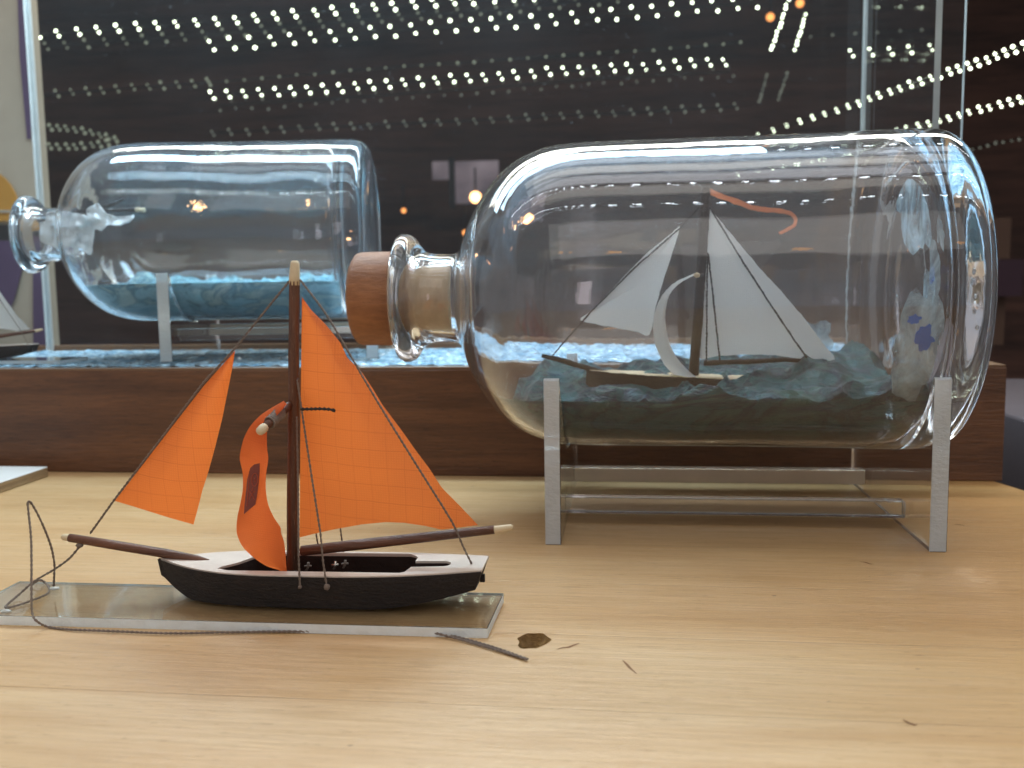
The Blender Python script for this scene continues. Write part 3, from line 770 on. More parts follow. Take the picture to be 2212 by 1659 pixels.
    # printed stamp on the square sail: dark pointed panel, paler oval and strokes
    def sq_point(u, v, lift=.0035):
        best = min(range(nv+1), key=lambda j: abs(.5*(interp(sqL, j/nv)[1]+interp(sqR, j/nv)[1])-v)); t = best/nv
        L, R = interp(sqL, t), interp(sqR, t); f = min(max((u-L[0])/(R[0]-L[0]), 0), 1); s_ = f**(1/1.3)
        return bp(u, v, YM-.02-.10*(1-.2*t)*math.sin(s_*math.pi/2)-lift)
    st_out = [z4(*p) for p in [(155, 1305), (178, 1283), (212, 1275), (211, 1330), (205, 1400), (196, 1470), (186, 1520), (150, 1550), (118, 1578), (122, 1520), (130, 1440), (138, 1370)]]
    def patch(name, outline, mat, lift):
        cxp = sum(p[0] for p in outline)/len(outline); cyp = sum(p[1] for p in outline)/len(outline)
        V = []; Fc = []; n = len(outline); R_ = 5
        for j in range(R_+1):
            for p in outline: V.append(sq_point(cxp+(p[0]-cxp)*j/R_, cyp+(p[1]-cyp)*j/R_, lift))
        for j in range(R_):
            for i in range(n): a, b = j*n+i, j*n+(i+1) % n; Fc.append((a, b, b+n, a+n))
        return mk(name, V, Fc, mat, sq)
    patch('printed_stamp', st_out, M['stamp'], .0045)
    def stroke(pts, wd=.0016):
        P = cat_rom([sq_point(*z4(*p), lift=.0062) for p in pts], 3); V, Fc = tube_vf(P, wd*.6, 5); return V, Fc
    V, Fc = [], []
    for pts in ([(190, 1335), (200, 1360), (196, 1395), (180, 1412), (166, 1395), (166, 1360), (176, 1338), (190, 1335)], [(178, 1362), (186, 1372), (182, 1388)], [(150, 1440), (165, 1460), (180, 1490)], [(182, 1440), (165, 1460), (150, 1490)], [(150, 1325), (146, 1400), (140, 1480), (135, 1530)], [(170, 1420), (168, 1440)]):
        v2, f2 = stroke(pts); o_ = len(V); V += v2; Fc += [tuple(i+o_ for i in f) for f in f2]
    mk('stamp_drawing', V, Fc, M['stamp_line'], sq)
    # yard: comes towards the viewer from the mast
    y1, y0_ = bp(569, 925, YM-.17), bp(640, 862, YM+.03)
    tube('yard', [y0_, y0_.lerp(y1, .5), y1], [.011, .013, .0125], M['spar'], bt, seg=9)
    d_ = (y1-y0_).normalized()
    tube('yard_tip', [y1-d_*.006, y1+d_*.006, y1+d_*.022, y1+d_*.029], [.0135, .0145, .0125, .006], M['bare_wood'], bt, seg=10)
    # frayed thread wound round the yard
    Pw = []
    for i in range(150):
        t = i/149; c_ = y0_.lerp(y1, .50+.34*t); a = t*math.pi*2*11; e = Vector((0, 0, 1)); s2 = d_.cross(e).normalized(); e2 = s2.cross(d_)
        Pw.append(c_+(s2*math.cos(a)+e2*math.sin(a))*(.0165+.003*noise.noise((i*.4, 0, 0))))
    V, Fc = tube_vf(Pw, .0033, 5); mk('yard_lashing', V, Fc, M['thread'], bt, smooth=True)
    # rigging
    r_ = .0042
    top = bp(626, 606)
    rope('forestay', [top, bp(590, 650), bp(508, 752, YM-.004), bp(440, 826, YM-.006), bp(350, 945, YM-.006), bp(248, 1078, YM-.006), bp(195, 1152, YM-.006)], r_, M['thread'], bt, pitch=.03)
    rope('topping_lift', [bp(648, 604, YM-.01), bp(700, 672, YM-.05), bp(740, 738, YM-.062), bp(812, 862, YM-.07), bp(900, 1005, YM-.06), bp(975, 1125, YM-.035), bp(1000, 1180, YM-.012), bp(1024, 1228, YM-.01)], r_*.9, M['dark_thread'] if False else M['thread'], bt, n=3, pitch=.03)
    yn = YM-.139
    rope('shroud', [bp(642, 820, YM-.02), bp(656, 915, YM-.055), bp(674, 1035, YM-.09), bp(692, 1150, YM-.12), bp(698, 1215, yn), bp(706, 1268, yn-.004)], r_*.85, M['thread'], bt, pitch=.03)
    rope('shroud', [bp(641, 900, YM-.02), bp(644, 1060, YM-.07), bp(645, 1200, yn), bp(648, 1268, yn-.004)], r_*.85, M['thread'], bt, pitch=.03)
    for uu, vv_ in ((683, 1155), (735, 1140)):
        rope('shroud', [bp(650+(uu-650)*.2, 820, YM+.03), bp(uu, vv_, YM+.10), bp(uu+8, 1200, YM+.118)], r_*.75, M['thread'], bt, pitch=.03)
    rope('brace', [bp(650, 884, YM-.044), bp(690, 883, YM-.06), bp(716, 885, YM-.065), bp(724, 888, YM-.065)], .0055, M['dark_thread'], bt, n=3, pitch=.03)
    def blob(name, u, v, y, r, mat, sq_=(1, 1, 1)):
        bm = bmesh.new(); p = bp(u, v, y); bmesh.ops.create_icosphere(bm, subdivisions=2, radius=r, matrix=Matrix.Translation(p) @ Matrix.Diagonal((*sq_, 1)))
        for v_ in bm.verts: v_.co += Vector((1, 1, 1))*r*.25*noise.noise(v_.co*120)
        bm.verts.ensure_lookup_table(); V = [v_.co.copy() for v_ in bm.verts]; F_ = [[q.index for q in f.verts] for f in bm.faces]; bm.free()
        return mk(name, V, F_, mat, bt, smooth=True)
    blob('knot', 706, 1268, yn-.004, .009, M['thread'], (1, .8, 1.3)); blob('knot', 648, 1268, yn-.003, .006, M['thread'])
    blob('knot', 172, 1178, YM-.006, .010, M['thread'], (1.3, 1, .8)); blob('knot', 1022, 1229, YM-.01, .006, M['thread'])
    for uu, vv_, ys in ((665, 1223, .03), (724, 1220, -.02), (745, 1218, .03)):
        p = bp(uu, vv_, YM+ys); V, Fc = tube_vf([p+Vector((-.006, 0, -.014)), p+Vector((0, 0, -.004)), p+Vector((.002, 0, .012))], .0042, 6)
        v2, f2 = tube_vf([p+Vector((-.011, 0, -.001)), p+Vector((.011, 0, .001))], .0038, 6); o_ = len(V)
        mk('eye_pin', V+v2, Fc+[tuple(i+o_ for i in f) for f in f2], M['metal'] if uu == 724 else M['thread'], bt, smooth=True)
    # rudder stub at the transom
    p = Vector((hull_x1+.012, YM, .10)); mk('rudder', *box_vf(p.x-.006, p.x+.008, YM-.006, YM+.006, .092, .116), M['hull'], bt)
    return bt
luff_ = []
boat = make_boat()

# acrylic strip under the boat
sb = [atz(39, 1251, .03), atz(1087, 1274.5, .03), atz(1053.6, 1349.6, .03)]
x_l = sb[0][0]; ol = [(-2.035, 2.825), (-.385, 2.832), (-.392, 2.528), (-2.035, 2.515)]
strip = prism('acrylic_strip', [(-2.035, 2.835), (-.385, 2.838), (-.392, 2.533), (-2.02, 2.518)], [], lambda p, q, t: (p, q, t), .001, .0305, [M['acrylic'], M['frost_bright']], None, side_idx=1, base=(-1.2, 2.68, 0))
bevel(strip, .0015, 1); tag(strip, 'clear acrylic strip with cloudy sawn edges lying under the orange-sailed boat', 'acrylic strip')

# loose thread from the bowsprit, looping over the strip and the table
T = [bp(195, 1152, YM-.006)]
def on(u, v, z): return Vector(atz(u, v, z))
pts = [bp(172, 1180, YM-.006), bp(150, 1206, YM-.02), bp(117, 1230, YM-.04), on(75, 1255, .08), on(40, 1285, .042), on(14, 1308, .036), on(20, 1312, .036), on(60, 1300, .036), on(100, 1284, .036), on(106, 1270, .036), on(98, 1259, .036), on(85, 1253, .05),
       on(70, 1262, .04)]
lt = thing('loose_thread', 'loose grey thread hanging from the bowsprit and looping over the acrylic strip', 'thread', tuple(on(60, 1300, .03)))
rope('looped_end', pts, .0045, M['thread'], lt, n=6, pitch=.03)
yt = 2.70
standing = [bp(116, 1266, 2.72), bp(117, 1240, 2.71), bp(117, 1215, 2.70), bp(110, 1180, 2.69), bp(95, 1140, 2.67), bp(80, 1108, 2.66), bp(66, 1085, 2.65), bp(60, 1086, 2.64), bp(62, 1110, 2.63), bp(67, 1160, 2.60), bp(68, 1220, 2.56), bp(68, 1290, 2.51), bp(70, 1325, 2.49), bp(80, 1342, 2.47), on(104, 1354, .006), on(160, 1360, .006), on(260, 1364, .006), on(360, 1368, .006), on(480, 1366, .006), on(620, 1364, .006), on(760, 1364, .006), on(880, 1366, .006), on(945, 1368, .006), on(1000, 1379, .006), on(1070, 1399, .006), on(1140, 1424, .006)]
rope('standing_loop', standing, .0042, M['thread'], lt, n=5, pitch=.03)
rope('standing_loop', [on(940, 1367, .012), on(1000, 1383, .006), on(1070, 1403, .006), on(1138, 1424, .006)], .004, M['thread'], lt, n=5, pitch=.03)
for (u, v) in ((117, 1271), (12, 1320)):
    p = on(u, v, .034); bm = bmesh.new(); bmesh.ops.create_icosphere(bm, subdivisions=2, radius=.013, matrix=Matrix.Translation(p) @ Matrix.Diagonal((1.6, 1, .45, 1)))
    for v_ in bm.verts: v_.co += Vector((1, 1, .3))*.004*noise.noise(v_.co*90)
    bm.verts.ensure_lookup_table(); V = [v_.co.copy() for v_ in bm.verts]; F_ = [[q.index for q in f.verts] for f in bm.faces]; bm.free()
    mk('glue_drop', V, F_, M['glue'], lt, smooth=True)

# ------------------------------------------------------------------ the white-sailed ship inside the big bottle
def zA(x, y): return ((x/2.765+1300)*.864, (y/2.765+400)*.864)
YS = YB-.0
ship = thing('bottle_ship', 'white-sailed ship model with an orange pennant inside the large bottle', 'model ship', tuple(aty(1480, 860, YS)))
def sp_(x, y, dy=0.0): u, v = zA(x, y); return Vector(aty(u, v, YS+dy))
def fan(name, outline, mat, belly=.02, parent=ship, th=.003, dyf=0.0):
    o2 = cat_rom([(p[0], p[1], 0) for p in outline+[outline[0]]], 3)[:-1]
    cx_ = sum(p[0] for p in o2)/len(o2); cy_ = sum(p[1] for p in o2)/len(o2); V, Fc = [], []; n = len(o2); R_ = 9
    for j in range(R_+1):
        k = j/R_
        for p in o2: V.append(sp_(cx_+(p[0]-cx_)*k, cy_+(p[1]-cy_)*k, dyf-belly*(1-k*k)))
    for j in range(R_):
        for i in range(n): a, b = j*n+i, j*n+(i+1) % n; Fc.append((a, b, b+n, a+n))
    o = mk(name, V, Fc, mat, parent, smooth=True); return o
fan('jib', [(1103, 452), (1090, 520), (1055, 630), (1020, 740), (975, 880), (935, 1020), (895, 1208), (800, 1185), (600, 1150), (415, 1106), (490, 1045), (600, 930), (700, 825), (800, 720), (900, 622), (1010, 535)], M['white_sail'])
fan('mainsail', [(1312, 335), (1400, 440), (1500, 560), (1600, 680), (1700, 795), (1800, 900), (1900, 1020), (2000, 1140), (2110, 1290), (2172, 1380), (2000, 1382), (1850, 1362), (1700, 1345), (1500, 1348), (1350, 1356), (1228, 1360), (1250, 1100), (1275, 850), (1292, 600)], M['white_sail'], .03)
# square sail: a curved strip with depth
sL = [(1200, 785), (1080, 840), (985, 930), (945, 1010), (920, 1120), (930, 1260), (990, 1400), (1060, 1480), (1140, 1510), (1220, 1502)]
sR = [(1212, 795), (1130, 835), (1050, 905), (1015, 985), (1002, 1080), (1015, 1200), (1050, 1310), (1110, 1400), (1180, 1470), (1222, 1498)]
V, Fc = [], []; PL = cat_rom([(a, b, 0) for a, b in sL], 4); PR = cat_rom([(a, b, 0) for a, b in sR], 4)
for a, b in zip(PL, PR):
    for i in range(9):
        s_ = i/8; q = a.lerp(b, s_); V.append(sp_(q.x, q.y, -.02-.11*math.sin(s_*math.pi/2)))
for j in range(len(PL)-1):
    for i in range(8): a = j*9+i; Fc.append((a, a+1, a+10, a+9))
o = mk('square_sail', V, Fc, M['white_sail'], ship, smooth=True); 
tube('mast', [sp_(1195, 1520), sp_(1225, 1150), sp_(1250, 780), sp_(1272, 420), sp_(1282, 178)], [.022, .022, .021, .0205, .020], M['hull'], ship, seg=10)
tube('yard', [sp_(1285, 795, .1), sp_(1250, 797, -.05), sp_(1222, 797, -.13)], .009, M['hull'], ship)
tube('yard_tip', [sp_(1224, 797, -.128), sp_(1220, 797, -.145), sp_(1219, 797, -.152)], [.012, .0125, .006], M['bare_wood'], ship)
tube('bowsprit', [sp_(130, 1352), sp_(330, 1400), sp_(500, 1450), sp_(700, 1485)], [.009, .012, .012, .006], M['hull'], ship)
tube('boom', [sp_(1270, 1402), sp_(1600, 1392), sp_(1820, 1378), sp_(2010, 1392)], [.011, .011, .010, .009], M['hull'], ship)
# pennant
pc = cat_rom([(1305, 215, 0), (1400, 255, 0), (1500, 290, 0), (1600, 328, 0), (1700, 345, 0), (1800, 352, 0), (1870, 372, 0), (1903, 410, 0), (1895, 450, 0), (1850, 480, 0), (1790, 508, 0)], 4)
V, Fc = [], []; n = len(pc)
for i, p in enumerate(pc):
    t = i/(n-1); wv = 42*(1-.5*t); tn = (pc[min(i+1, n-1)]-pc[max(i-1, 0)]).normalized(); nr = Vector((-tn.y, tn.x, 0))
    for s_ in (-.5, .5): q = p+nr*wv*s_; V.append(sp_(q.x, q.y, .03*math.sin(t*7)))
for i in range(n-1): Fc.append((2*i, 2*i+1, 2*i+3, 2*i+2))
o = mk('pennant', V, Fc, M['pennant'], ship, smooth=True); 
# hull
V, Fc = [], []; hx0, hx1 = sp_(455, 1470), sp_(1980, 1520); N = 40
for i in range(N+1):
    t = i/N; b = .085*min(1, 1-(1-min(t/.35, 1))**2)*(1-.35*max(0, (t-.7)/.3)**2)+.004; c_ = hx0.lerp(hx1, t)
    zt = c_.z+.012*(1-t)**3; zb = c_.z-.10
    for (yy, zz) in ((-b, zt), (-b*.95, zt-.04), (-b*.6, zb), (b*.6, zb), (b*.95, zt-.04), (b, zt)): V.append((c_.x, c_.y+yy, zz))
for i in range(N):
    for j in range(6): a, b_ = i*6+j, i*6+(j+1) % 6; Fc.append((a, b_, b_+6, a+6))
Fc += [tuple(range(6)), tuple(N*6+j for j in range(6))]
o = mk('hull', V, Fc, M['hull'], ship, smooth=True); auto_smooth(o, 40)
V, Fc = [], []
for i in range(N+1):
    t = i/N; b = .085*min(1, 1-(1-min(t/.35, 1))**2)*(1-.35*max(0, (t-.7)/.3)**2)+.002; c_ = hx0.lerp(hx1, t); zt = c_.z+.012*(1-t)**3
    V += [(c_.x, c_.y-b, zt+.003), (c_.x, c_.y+b, zt+.003)]
for i in range(N): Fc.append((2*i, 2*i+1, 2*i+3, 2*i+2))
o = mk('deck', V, Fc, M['bare_wood'], ship); m = o.modifiers.new('board', 'SOLIDIFY'); m.thickness = .002*S
for nm, pts in (('forestay', [(1242, 325), (1105, 470), (800, 735), (500, 1040), (205, 1358)]), ('topping_lift', [(1308, 325), (1500, 640), (1750, 1030), (1995, 1388)]), ('shroud', [(1296, 640), (1290, 1000), (1288, 1400)]), ('shroud', [(1300, 650), (1340, 1000), (1380, 1390)])):
    rope(nm, [sp_(x, y, -.035 if nm != 'forestay' else -.006) for x, y in pts], .0042, M['dark_thread'], ship, pitch=.03)

# ------------------------------------------------------------------ second bottle inside the case, with its stand, sea and folded ship
Y2, Z2 = 5.49, 1.345; K2 = .815
xa2, xb2 = aty(93, 498, Y2)[0], aty(797, 498, Y2)[0]
w1 = XB(2041)-XB(869); kx2 = (xb2-xa2)/w1; xc2 = xa2-(XB(869)-xr)*kx2
bot2 = thing('glass_bottle', 'clear open bottle with a pale blue sea inside, lying in the display case', 'bottle', (xc2, Y2, Z2-.655*K2))
bottle_mesh('glass', xc2, Y2, Z2, kx2, K2, M['bottle_far'], bot2)
def inner2(x): return inner_r(xr+(x-xc2)/kx2)*K2
sea2 = make_sea('putty_sea', xc2+(XB(1085)-xr)*kx2, xc2+(XB(1945)-xr)*kx2, Y2, Z2, inner2, 1.04, .07, M['sea_far'], 'pale blue foamy putty sea in the bottle inside the display case', 'model sea', (xc2, Y2, Z2-.5), seed=11, nx=160, ny=60)
x_l2 = aty(332, 700, 5.0)[0]; x_r2 = aty(762, 700, 5.0)[0]
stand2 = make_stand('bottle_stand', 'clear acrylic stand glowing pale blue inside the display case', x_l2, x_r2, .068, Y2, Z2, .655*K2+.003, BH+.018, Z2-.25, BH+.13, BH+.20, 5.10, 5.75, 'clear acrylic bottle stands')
# folded ship being pushed through the neck: crumpled white sails and two sticks
fs = thing('folded_ship', 'folded white-sailed ship half pushed through the neck of the bottle in the case', 'model ship', tuple(aty(215, 480, Y2)))
def crumple(name, outline, mat, amp, seed, ybase):
    cx_ = sum(p[0] for p in outline)/len(outline); cy_ = sum(p[1] for p in outline)/len(outline); o2 = cat_rom([(a, b, 0) for a, b in outline+[outline[0]]], 4)[:-1]; V, Fc = [], []; n = len(o2); R_ = 10
    for j in range(R_+1):
        k = j/R_
        for p in o2:
            u, v = cx_+(p[0]-cx_)*k, cy_+(p[1]-cy_)*k; V.append(Vector(aty(u, v, ybase+amp*noise.noise((u*.06, v*.06, seed)))))
    for j in range(R_):
        for i in range(n): a, b = j*n+i, j*n+(i+1) % n; Fc.append((a, b, b+n, a+n))
    o = mk(name, V, Fc, mat, fs, smooth=True); m = o.modifiers.new('cloth_thickness', 'SOLIDIFY'); m.thickness = .004*S; return o
crumple('folded_sail', [(200, 455), (225, 442), (240, 462), (262, 470), (275, 478), (300, 466), (290, 482), (262, 490), (245, 488), (232, 500), (212, 494), (205, 478)], M['paper'], .09, 1, Y2-.05)
crumple('folded_sail', [(120, 478), (150, 468), (190, 465), (218, 480), (216, 520), (212, 552), (190, 540), (150, 535), (118, 520)], M['paper'], .06, 4, Y2)
crumple('folded_sail', [(130, 470), (165, 462), (205, 472), (200, 492), (160, 494), (128, 488)], M['paper'], .06, 7, Y2-.06)
tube('mast', [aty(120, 466, Y2), aty(215, 458, Y2-.02), aty(316, 455, Y2-.04)], .012, M['hull'], fs)
tube('mast_tip', [aty(304, 455.5, Y2-.038), aty(322, 455, Y2-.04)], .0135, M['bare_wood'], fs)
tube('yard', [aty(110, 480, Y2), aty(200, 470, Y2+.03), aty(286, 432, Y2+.05)], .008, M['hull'], fs)

# the whole group stands slightly askew in the case, its foot further from the viewer
ang = math.radians(9); piv = Vector((xc2, Y2, 0))*S; R9 = Matrix.Rotation(ang, 3, 'Z')
for o in (bot2, sea2, stand2, fs):
    o.location = piv+R9 @ (o.location-piv); o.rotation_euler.z = ang

# ------------------------------------------------------------------ white-sailed boat at the left of the case: copies of the boat's parts
def copy_tree(o, parent, swap):
    c = o.copy(); col.objects.link(c); c.parent = parent
    if c.type == 'MESH' and o.data.materials and o.data.materials[0] in swap:
        c.data = o.data.copy(); c.data.materials[0] = swap[o.data.materials[0]]
    for ch in list(o.children): copy_tree(ch, c, swap)
    return c
wb = bpy.data.objects.new('model_boat', None); col.objects.link(wb)
p = aty(68, 762, 5.06); k = .72
wb.location = Vector((p[0]-(hull_x1-boat.location.x/S)*k, 5.06, BH+.035))*S; wb.scale = (k, k, k)
tag(wb, 'model boat with white sails and a dark hull inside the case at the far left', 'model boat')
for ch in list(boat.children):
    if ch.name.split('.')[0] in ('square_sail',): continue
    copy_tree(ch, wb, {M['orange']: M['white_sail'], M['orange_plain']: M['white_sail']})
ws = box('acrylic_strip', -6.2, aty(135, 775, 4.95)[0], 4.92, 5.2, BH+.016, BH+.0345, [M['acrylic'], M['frost']], None, [0, 0, 1, 1, 1, 1], base=(-4.5, 5.05, BH))
tag(ws, 'clear acrylic strip under the white-sailed boat on the blue floor of the case', 'acrylic strip')

# ------------------------------------------------------------------ white board lying at the left edge of the table
q = [atz(0, 1008, .055), atz(103, 1008, .055), atz(0, 1042, .055)]
dv = Vector(q[2])-Vector(q[1])
o = prism('white_board', [(q[1][0], q[1][1]), (q[1][0]+dv.x*3, q[1][1]+dv.y*3), (q[1][0]-6, q[1][1]+dv.y*3), (q[1][0]-6, q[1][1])], [], lambda p, q_, t: (p, q_, t), .001, .055, [M['board_white'], M['ply']], None, side_idx=1, base=(q[1][0]-1, q[1][1]-.3, 0))
for f in o.data.polygons:
    if f.normal.z < .5 and f.material_index == 0: f.material_index = 1
tag(o, 'thin white-faced plywood board lying against the brown base at the far left', 'board'); bevel(o, .003, 1)

# ------------------------------------------------------------------ printed panel behind the case at the far left
YP = 7.6
pp = thing('poster_panel', 'beige and purple printed panel standing behind the left end of the case', 'poster', tuple(aty(20, 760, YP)))
pz = aty(0, 790, YP)[2]; x1p = aty(88, 400, YP)[0]
box('panel', x1p-5, x1p, YP, YP+.12, -9, 6.5, M['beige'], pp)
def pshape(name, pts, mat, lift):
    P = [aty(u, v, YP-lift) for u, v in pts]; V = [tuple(p) for p in P]+[(p[0], p[1]+.01, p[2]) for p in P]; n = len(P)
    tr = tessellate_polygon([[Vector((p[0], p[2], 0)) for p in P]])
    mk(name, V, [tuple(t) for t in tr]+[tuple(i+n for i in t) for t in tr]+[(i, (i+1) % n, (i+1) % n+n, i+n) for i in range(n)], mat, pp)
pshape('purple_shape', [(36, -60), (62, -60), (66, 300), (58, 300), (42, 120)], M['purple'], .03)
pshape('purple_shape', [(-80, 520), (60, 520), (50, 570), (32, 640), (10, 700), (-80, 740)], M['purple'], .03)
pshape('purple_shape', [(70, 520), (100, 520), (106, 770), (72, 770)], M['purple'], .03)
pshape('amber_disc', [(-30+75*math.cos(a), 478+110*math.sin(a)) for a in [math.pi*(1+i/16) for i in range(17)]], M['amber'], .03)
pshape('dark_band', [(-80, 484), (52, 486), (50, 520), (-80, 518)], M['ink'], .03)
pshape('pale_line', [(-80, 452), (48, 454), (48, 460), (-80, 458)], M['beige'], .045)

# ------------------------------------------------------------------ room behind: strings of LEDs, window, bulbs
def interp_px(poly, s_):
    seg = [math.dist(a[:2], b[:2]) for a, b in zip(poly, poly[1:])]; L = sum(seg); d = s_*L
    for (a, b, l) in zip(poly, poly[1:], seg):
        if d <= l or (a, b) == (poly[-2], poly[-1]): f = min(1, d/l) if l else 0; return [a[i]+(b[i]-a[i])*f for i in range(len(a))]
        d -= l
led_mesh = {}
def led_mesh_for(mat, r, double):
    key = (mat.name, round(r, 4), double)
    if key in led_mesh: return led_mesh[key]
    bm = bmesh.new()
    for k in ((-1, 1) if double else (0,)):  # second bead imitates the light's double image in the panes
        bmesh.ops.create_icosphere(bm, subdivisions=1, radius=r*S, matrix=Matrix.Translation(Vector((k*double*.5, 0, -k*double*.85))*S) if double else Matrix())
    me = bpy.data.meshes.new('diode'); bm.to_mesh(me); bm.free(); me.materials.append(mat); led_mesh[key] = me; return me
def led_string(label, poly, n, mat, double=.07, r=.022, pers=1.0, group='strings of LED lights in the dark room behind', ease=1.0):
    """poly: (u, v, depth)"""
    P = [aty(*interp_px(poly, s_)[:2], interp_px(poly, s_)[2]) for s_ in [((i/(n-1))**ease) for i in range(n)]]
    st = thing('led_string', label, 'string lights', tuple(P[0]), group)
    V, Fc = tube_vf([Vector(p)+Vector((0, .05, .01)) for p in P], .012, 5); mk('cable', V, Fc, M['tape'], st)
    me = led_mesh_for(mat, r, double)
    for p in P:
        o = bpy.data.objects.new('diode', me); col.objects.link(o); o.parent = st; o.location = (Vector(p)-BASE[st.name]+Vector((rnd.gauss(0, .006), 0, rnd.gauss(0, .006))))*S; k_ = rnd.uniform(.85, 1.25); o.scale = (k_, k_, k_)
    return st
YL = 15.0
def Z1(lst, y=YL): return [(a/2, b/2, y) for a, b in lst]
def Z2_(lst, y=YL): return [(1106+a/2, b/2, y) for a, b in lst]  # dim straight rows below imitate pane reflections with emitters of their own
led_string('bright LED string across the top left of the picture, the uppermost row', Z1([(80, 160), (165, 150), (500, 122), (1005, 85), (1540, 35), (2090, 0), (2300, -15)]), 27, M['led'], .05)
led_string('dim pane reflection of LEDs just below the uppermost bright row', Z1([(200, 200), (510, 178), (840, 155), (1160, 125), (1500, 92), (2030, 48)])+Z2_([(90, 28), (270, 10), (450, -5)]), 30, M['led_dim'], .06)
led_string('bright paired LED string second from the top, starting above the case bottle', Z1([(915, 197), (1235, 172), (1560, 145), (1890, 115), (2155, 98)])+Z2_([(30, 95), (390, 65), (765, 32), (1050, 10)]), 28, M['led'], .08)
led_string('dim pane reflection of LEDs crossing from the left case edge to the middle of the photo', Z1([(180, 410), (440, 388), (700, 370), (900, 356)]), 12, M['led_dim'], .05)
led_string('faint single pane reflection of LEDs just above the lower bright row', Z1([(900, 356), (1170, 335), (1450, 310), (1800, 283), (2170, 258)])+Z2_([(110, 247), (420, 227), (740, 205), (990, 182)]), 31, M['led_dim'], 0)
led_string('bright paired LED string in the lower row above the middle of the photo', Z1([(915, 412), (1180, 397), (1450, 380), (1720, 357), (2010, 338), (2150, 330)])+Z2_([(85, 318), (300, 300), (530, 290), (760, 277), (920, 265)]), 33, M['led'], .055, r=.019)
led_string('dim slanting echo of lights directly below the lower bright row', [(u+12, v+22, y) for u, v, y in Z1([(915, 412), (1450, 380), (2150, 330)])+Z2_([(300, 300), (920, 265)])], 33, M['led_reflection'], .08, r=.019)
led_string('faintest pane reflection of LEDs, lowest of the rows above the large bottle', Z1([(920, 575), (1400, 550), (1820, 530), (2170, 515)])+Z2_([(200, 500), (450, 490), (840, 468), (970, 460)]), 31, M['led_reflection'], .04)
led_string('bright LED string rising steeply to the right edge above the large bottle', [(1595, 306, 24), (1731, 262, 19), (1856, 222, 15.5), (1956, 187, 13), (2021, 165, 12), (2101, 140, 11), (2191, 107, 10), (2250, 88, 9.5)], 29, M['led'], .03, r=.016, ease=.82)
led_string('second LED string rising to the right edge, below the steep one', [(1916, 288, 19), (2016, 265, 16), (2101, 240, 14), (2181, 220, 12.5), (2250, 205, 12)], 16, M['led'], .03, r=.015)
led_string('faint pane reflection of LEDs at the right edge beside the shoulder of the large bottle', [(2100, 322, 16), (2160, 308, 15), (2220, 297, 14)], 8, M['led_reflection'], 0)
led_string('dim short pane reflection of LEDs near the top right beside the case corner', Z2_([(1290, 158), (1380, 152), (1590, 142), (1770, 130)]), 6, M['led_reflection'], 0)
led_string('short paired LED string between the two acrylic corner lines at the top right', Z2_([(1465, 228), (1630, 222), (1810, 210)]), 5, M['led'], .05, r=.018)
led_string('bright steep LED string hanging left of the top right corner', Z2_([(1200, -20), (1180, 45), (1150, 130), (1120, 215)]), 13, M['led'], 0, r=.020)
led_string('shorter steep LED string hanging just right of the bright steep one', Z2_([(1268, 60), (1250, 130), (1222, 212)]), 9, M['led'], 0, r=.018)
led_string('faint steep pane reflection of LEDs under the bright steep one', Z2_([(1102, 320), (1085, 380), (1070, 440)]), 8, M['led_reflection'], 0)
led_string('faint steep pane reflection of LEDs under the shorter steep one', Z2_([(1188, 315), (1170, 370), (1150, 430)]), 8, M['led_reflection'], 0)
led_string('curved LED string arching down behind the shoulder of the case bottle', Z1([(180, 548), (260, 552), (350, 562), (430, 580), (500, 602)]), 10, M['led_dim'], .04, r=.026)
led_string('short LED string just under the curved one at the left', Z1([(180, 632), (300, 634), (440, 624), (500, 606)]), 10, M['led_dim'], .04, r=.026)
# overhead strings above the display (seen mirrored in the glass)
def over_string(label, y, z, x0, x1, n, r=.03):
    st = thing('led_string', label, 'string lights', (x0, y, z), 'LED strings over the display')
    V, Fc = tube_vf([(x0, y, z+.04), ((x0+x1)/2, y, z+.04), (x1, y, z+.04)], .02, 5); mk('cable', V, Fc, M['tape'], st)
    me = led_mesh_for(M['led_cool'], r, 0)
    for i in range(n):
        o = bpy.data.objects.new('diode', me); col.objects.link(o); o.parent = st; o.location = Vector(((x1-x0)*i/(n-1), 0, 0))*S
over_string('cool LED string above the frame, nearest to the viewer', 2.2, 4.6, -4.2, 4.2, 44)
over_string('cool LED string above the frame, over the large bottle', 3.3, 5.0, -4.2, 4.2, 44)
over_string('cool LED string above the frame, over the display case', 5.6, 4.4, -4.6, 3.6, 44)

# window and bulbs far off
yw = 22
wd_ = thing('lit_window', 'dim mauve window glowing in the dark between the two bottles', 'window', tuple(aty(1000, 450, yw)))
def rect(name, u0, u1, v0, v1, y, mat, parent, th=.08):
    a, b = aty(u0, v1, y), aty(u1, v0, y); return box(name, a[0], b[0], y, y+th, a[2], b[2], mat, parent)
rect('pane', 934, 972, 348, 388, yw, M['window'], wd_); rect('pane', 980, 1076, 346, 440, yw, M['window'], wd_)
rect('frame', 971, 981, 340, 450, yw-.1, M['black'], wd_)
def bulb(label, u, v, y, r, mat, group='warm bulbs in the dark room behind'):
    p = aty(u, v, y); t = thing('hanging_bulb', label, 'lamp', tuple(p), group)
    bm = bmesh.new(); bmesh.ops.create_uvsphere(bm, u_segments=16, v_segments=12, radius=r, matrix=Matrix.Translation(Vector(p)))
    bm.verts.ensure_lookup_table(); V = [v_.co.copy() for v_ in bm.verts]; F_ = [[q_.index for q_ in f.verts] for f in bm.faces]; bm.free()
    mk('globe', V, F_, mat, t, smooth=True)
    tube('cord', [Vector(p)+Vector((0, 0, r)), Vector(p)+Vector((0, 0, r+.5))], .02, M['black'], t, seg=6)
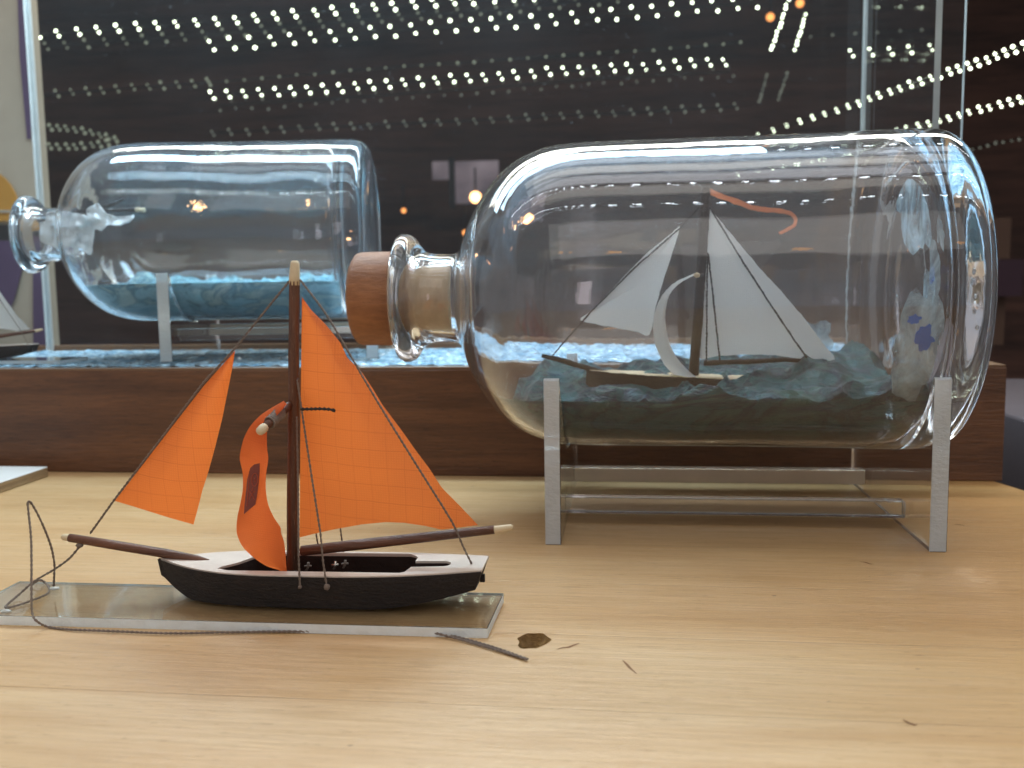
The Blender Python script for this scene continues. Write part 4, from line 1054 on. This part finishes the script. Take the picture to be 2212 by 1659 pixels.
bulb('bright warm bulb shining in front of the dim window', 1027, 426, 20, .12, M['bulb'])
bulb('small orange bulb low beside the shoulder of the large bottle', 1005, 503, 20, .06, M['bulb_soft'])
bulb('tiny orange bulb right of the case bottle', 872, 455, 20, .05, M['bulb_soft'])
bulb('tiny orange bulb at the top right, left of the steep strings', 1664, 37, 18, .07, M['bulb_soft'])
bulb('tiny orange bulb at the very top right', 1728, 7, 18, .07, M['bulb_soft'])
bulb('orange glint in the right half of the case bottle, set as a bulb behind it', 680, 428, 20, .05, M['bulb'])  # bulb added to imitate a mirrored lamp's glint in the glass
bulb('amber glint in the left half of the case bottle, set as a bulb behind it', 425, 436, 20, .10, M['bulb'])  # likewise added for a mirrored glint
# warm bulbs behind the viewer (mirrored as orange glints in the glass)
for i, (x, y, z, r) in enumerate([(-2.6, -5, 6.6, .16), (-.2, -6, 6.9, .14), (2.4, -5.5, 6.7, .16), (4.2, -4, 6.2, .16)]):
    t = thing('hanging_bulb', ['warm bulb behind the viewer, far left', 'warm bulb behind the viewer, near the middle', 'warm bulb behind the viewer, to the right', 'warm bulb behind the viewer, far right'][i], 'lamp', (x, y, z), 'warm bulbs behind the viewer')
    bm = bmesh.new(); bmesh.ops.create_uvsphere(bm, u_segments=16, v_segments=12, radius=r, matrix=Matrix.Translation(Vector((x, y, z))))
    bm.verts.ensure_lookup_table(); V = [v_.co.copy() for v_ in bm.verts]; F_ = [[q_.index for q_ in f.verts] for f in bm.faces]; bm.free()
    mk('globe', V, F_, M['bulb'], t, smooth=True)

# right-hand background: crates on a rack, a covered table
rk = thing('crate_stack', 'blurred brown crates stacked in the dark at the right edge', 'crate', tuple(aty(2160, 760, 14)))
rect('crate', 2135, 2172, 640, 745, 14, M['shelf_brown'], rk, 1.2); rect('crate', 2120, 2185, 470, 560, 14.2, M['shelf_brown'], rk, 1.2)
pk = rect('magenta_cloth', 2150, 2212, 560, 640, 13.6, M['pink'], None, .6); tag(pk, 'blurred magenta cloth between the crates at the right edge', 'cloth')
cv = box('covered_table', 2.3, 6.5, 5.2, 8.0, -8, .18, M['mauve'], None, bev=.02); tag(cv, 'dark mauve covered table behind the right corner of the wooden table', 'covered table')
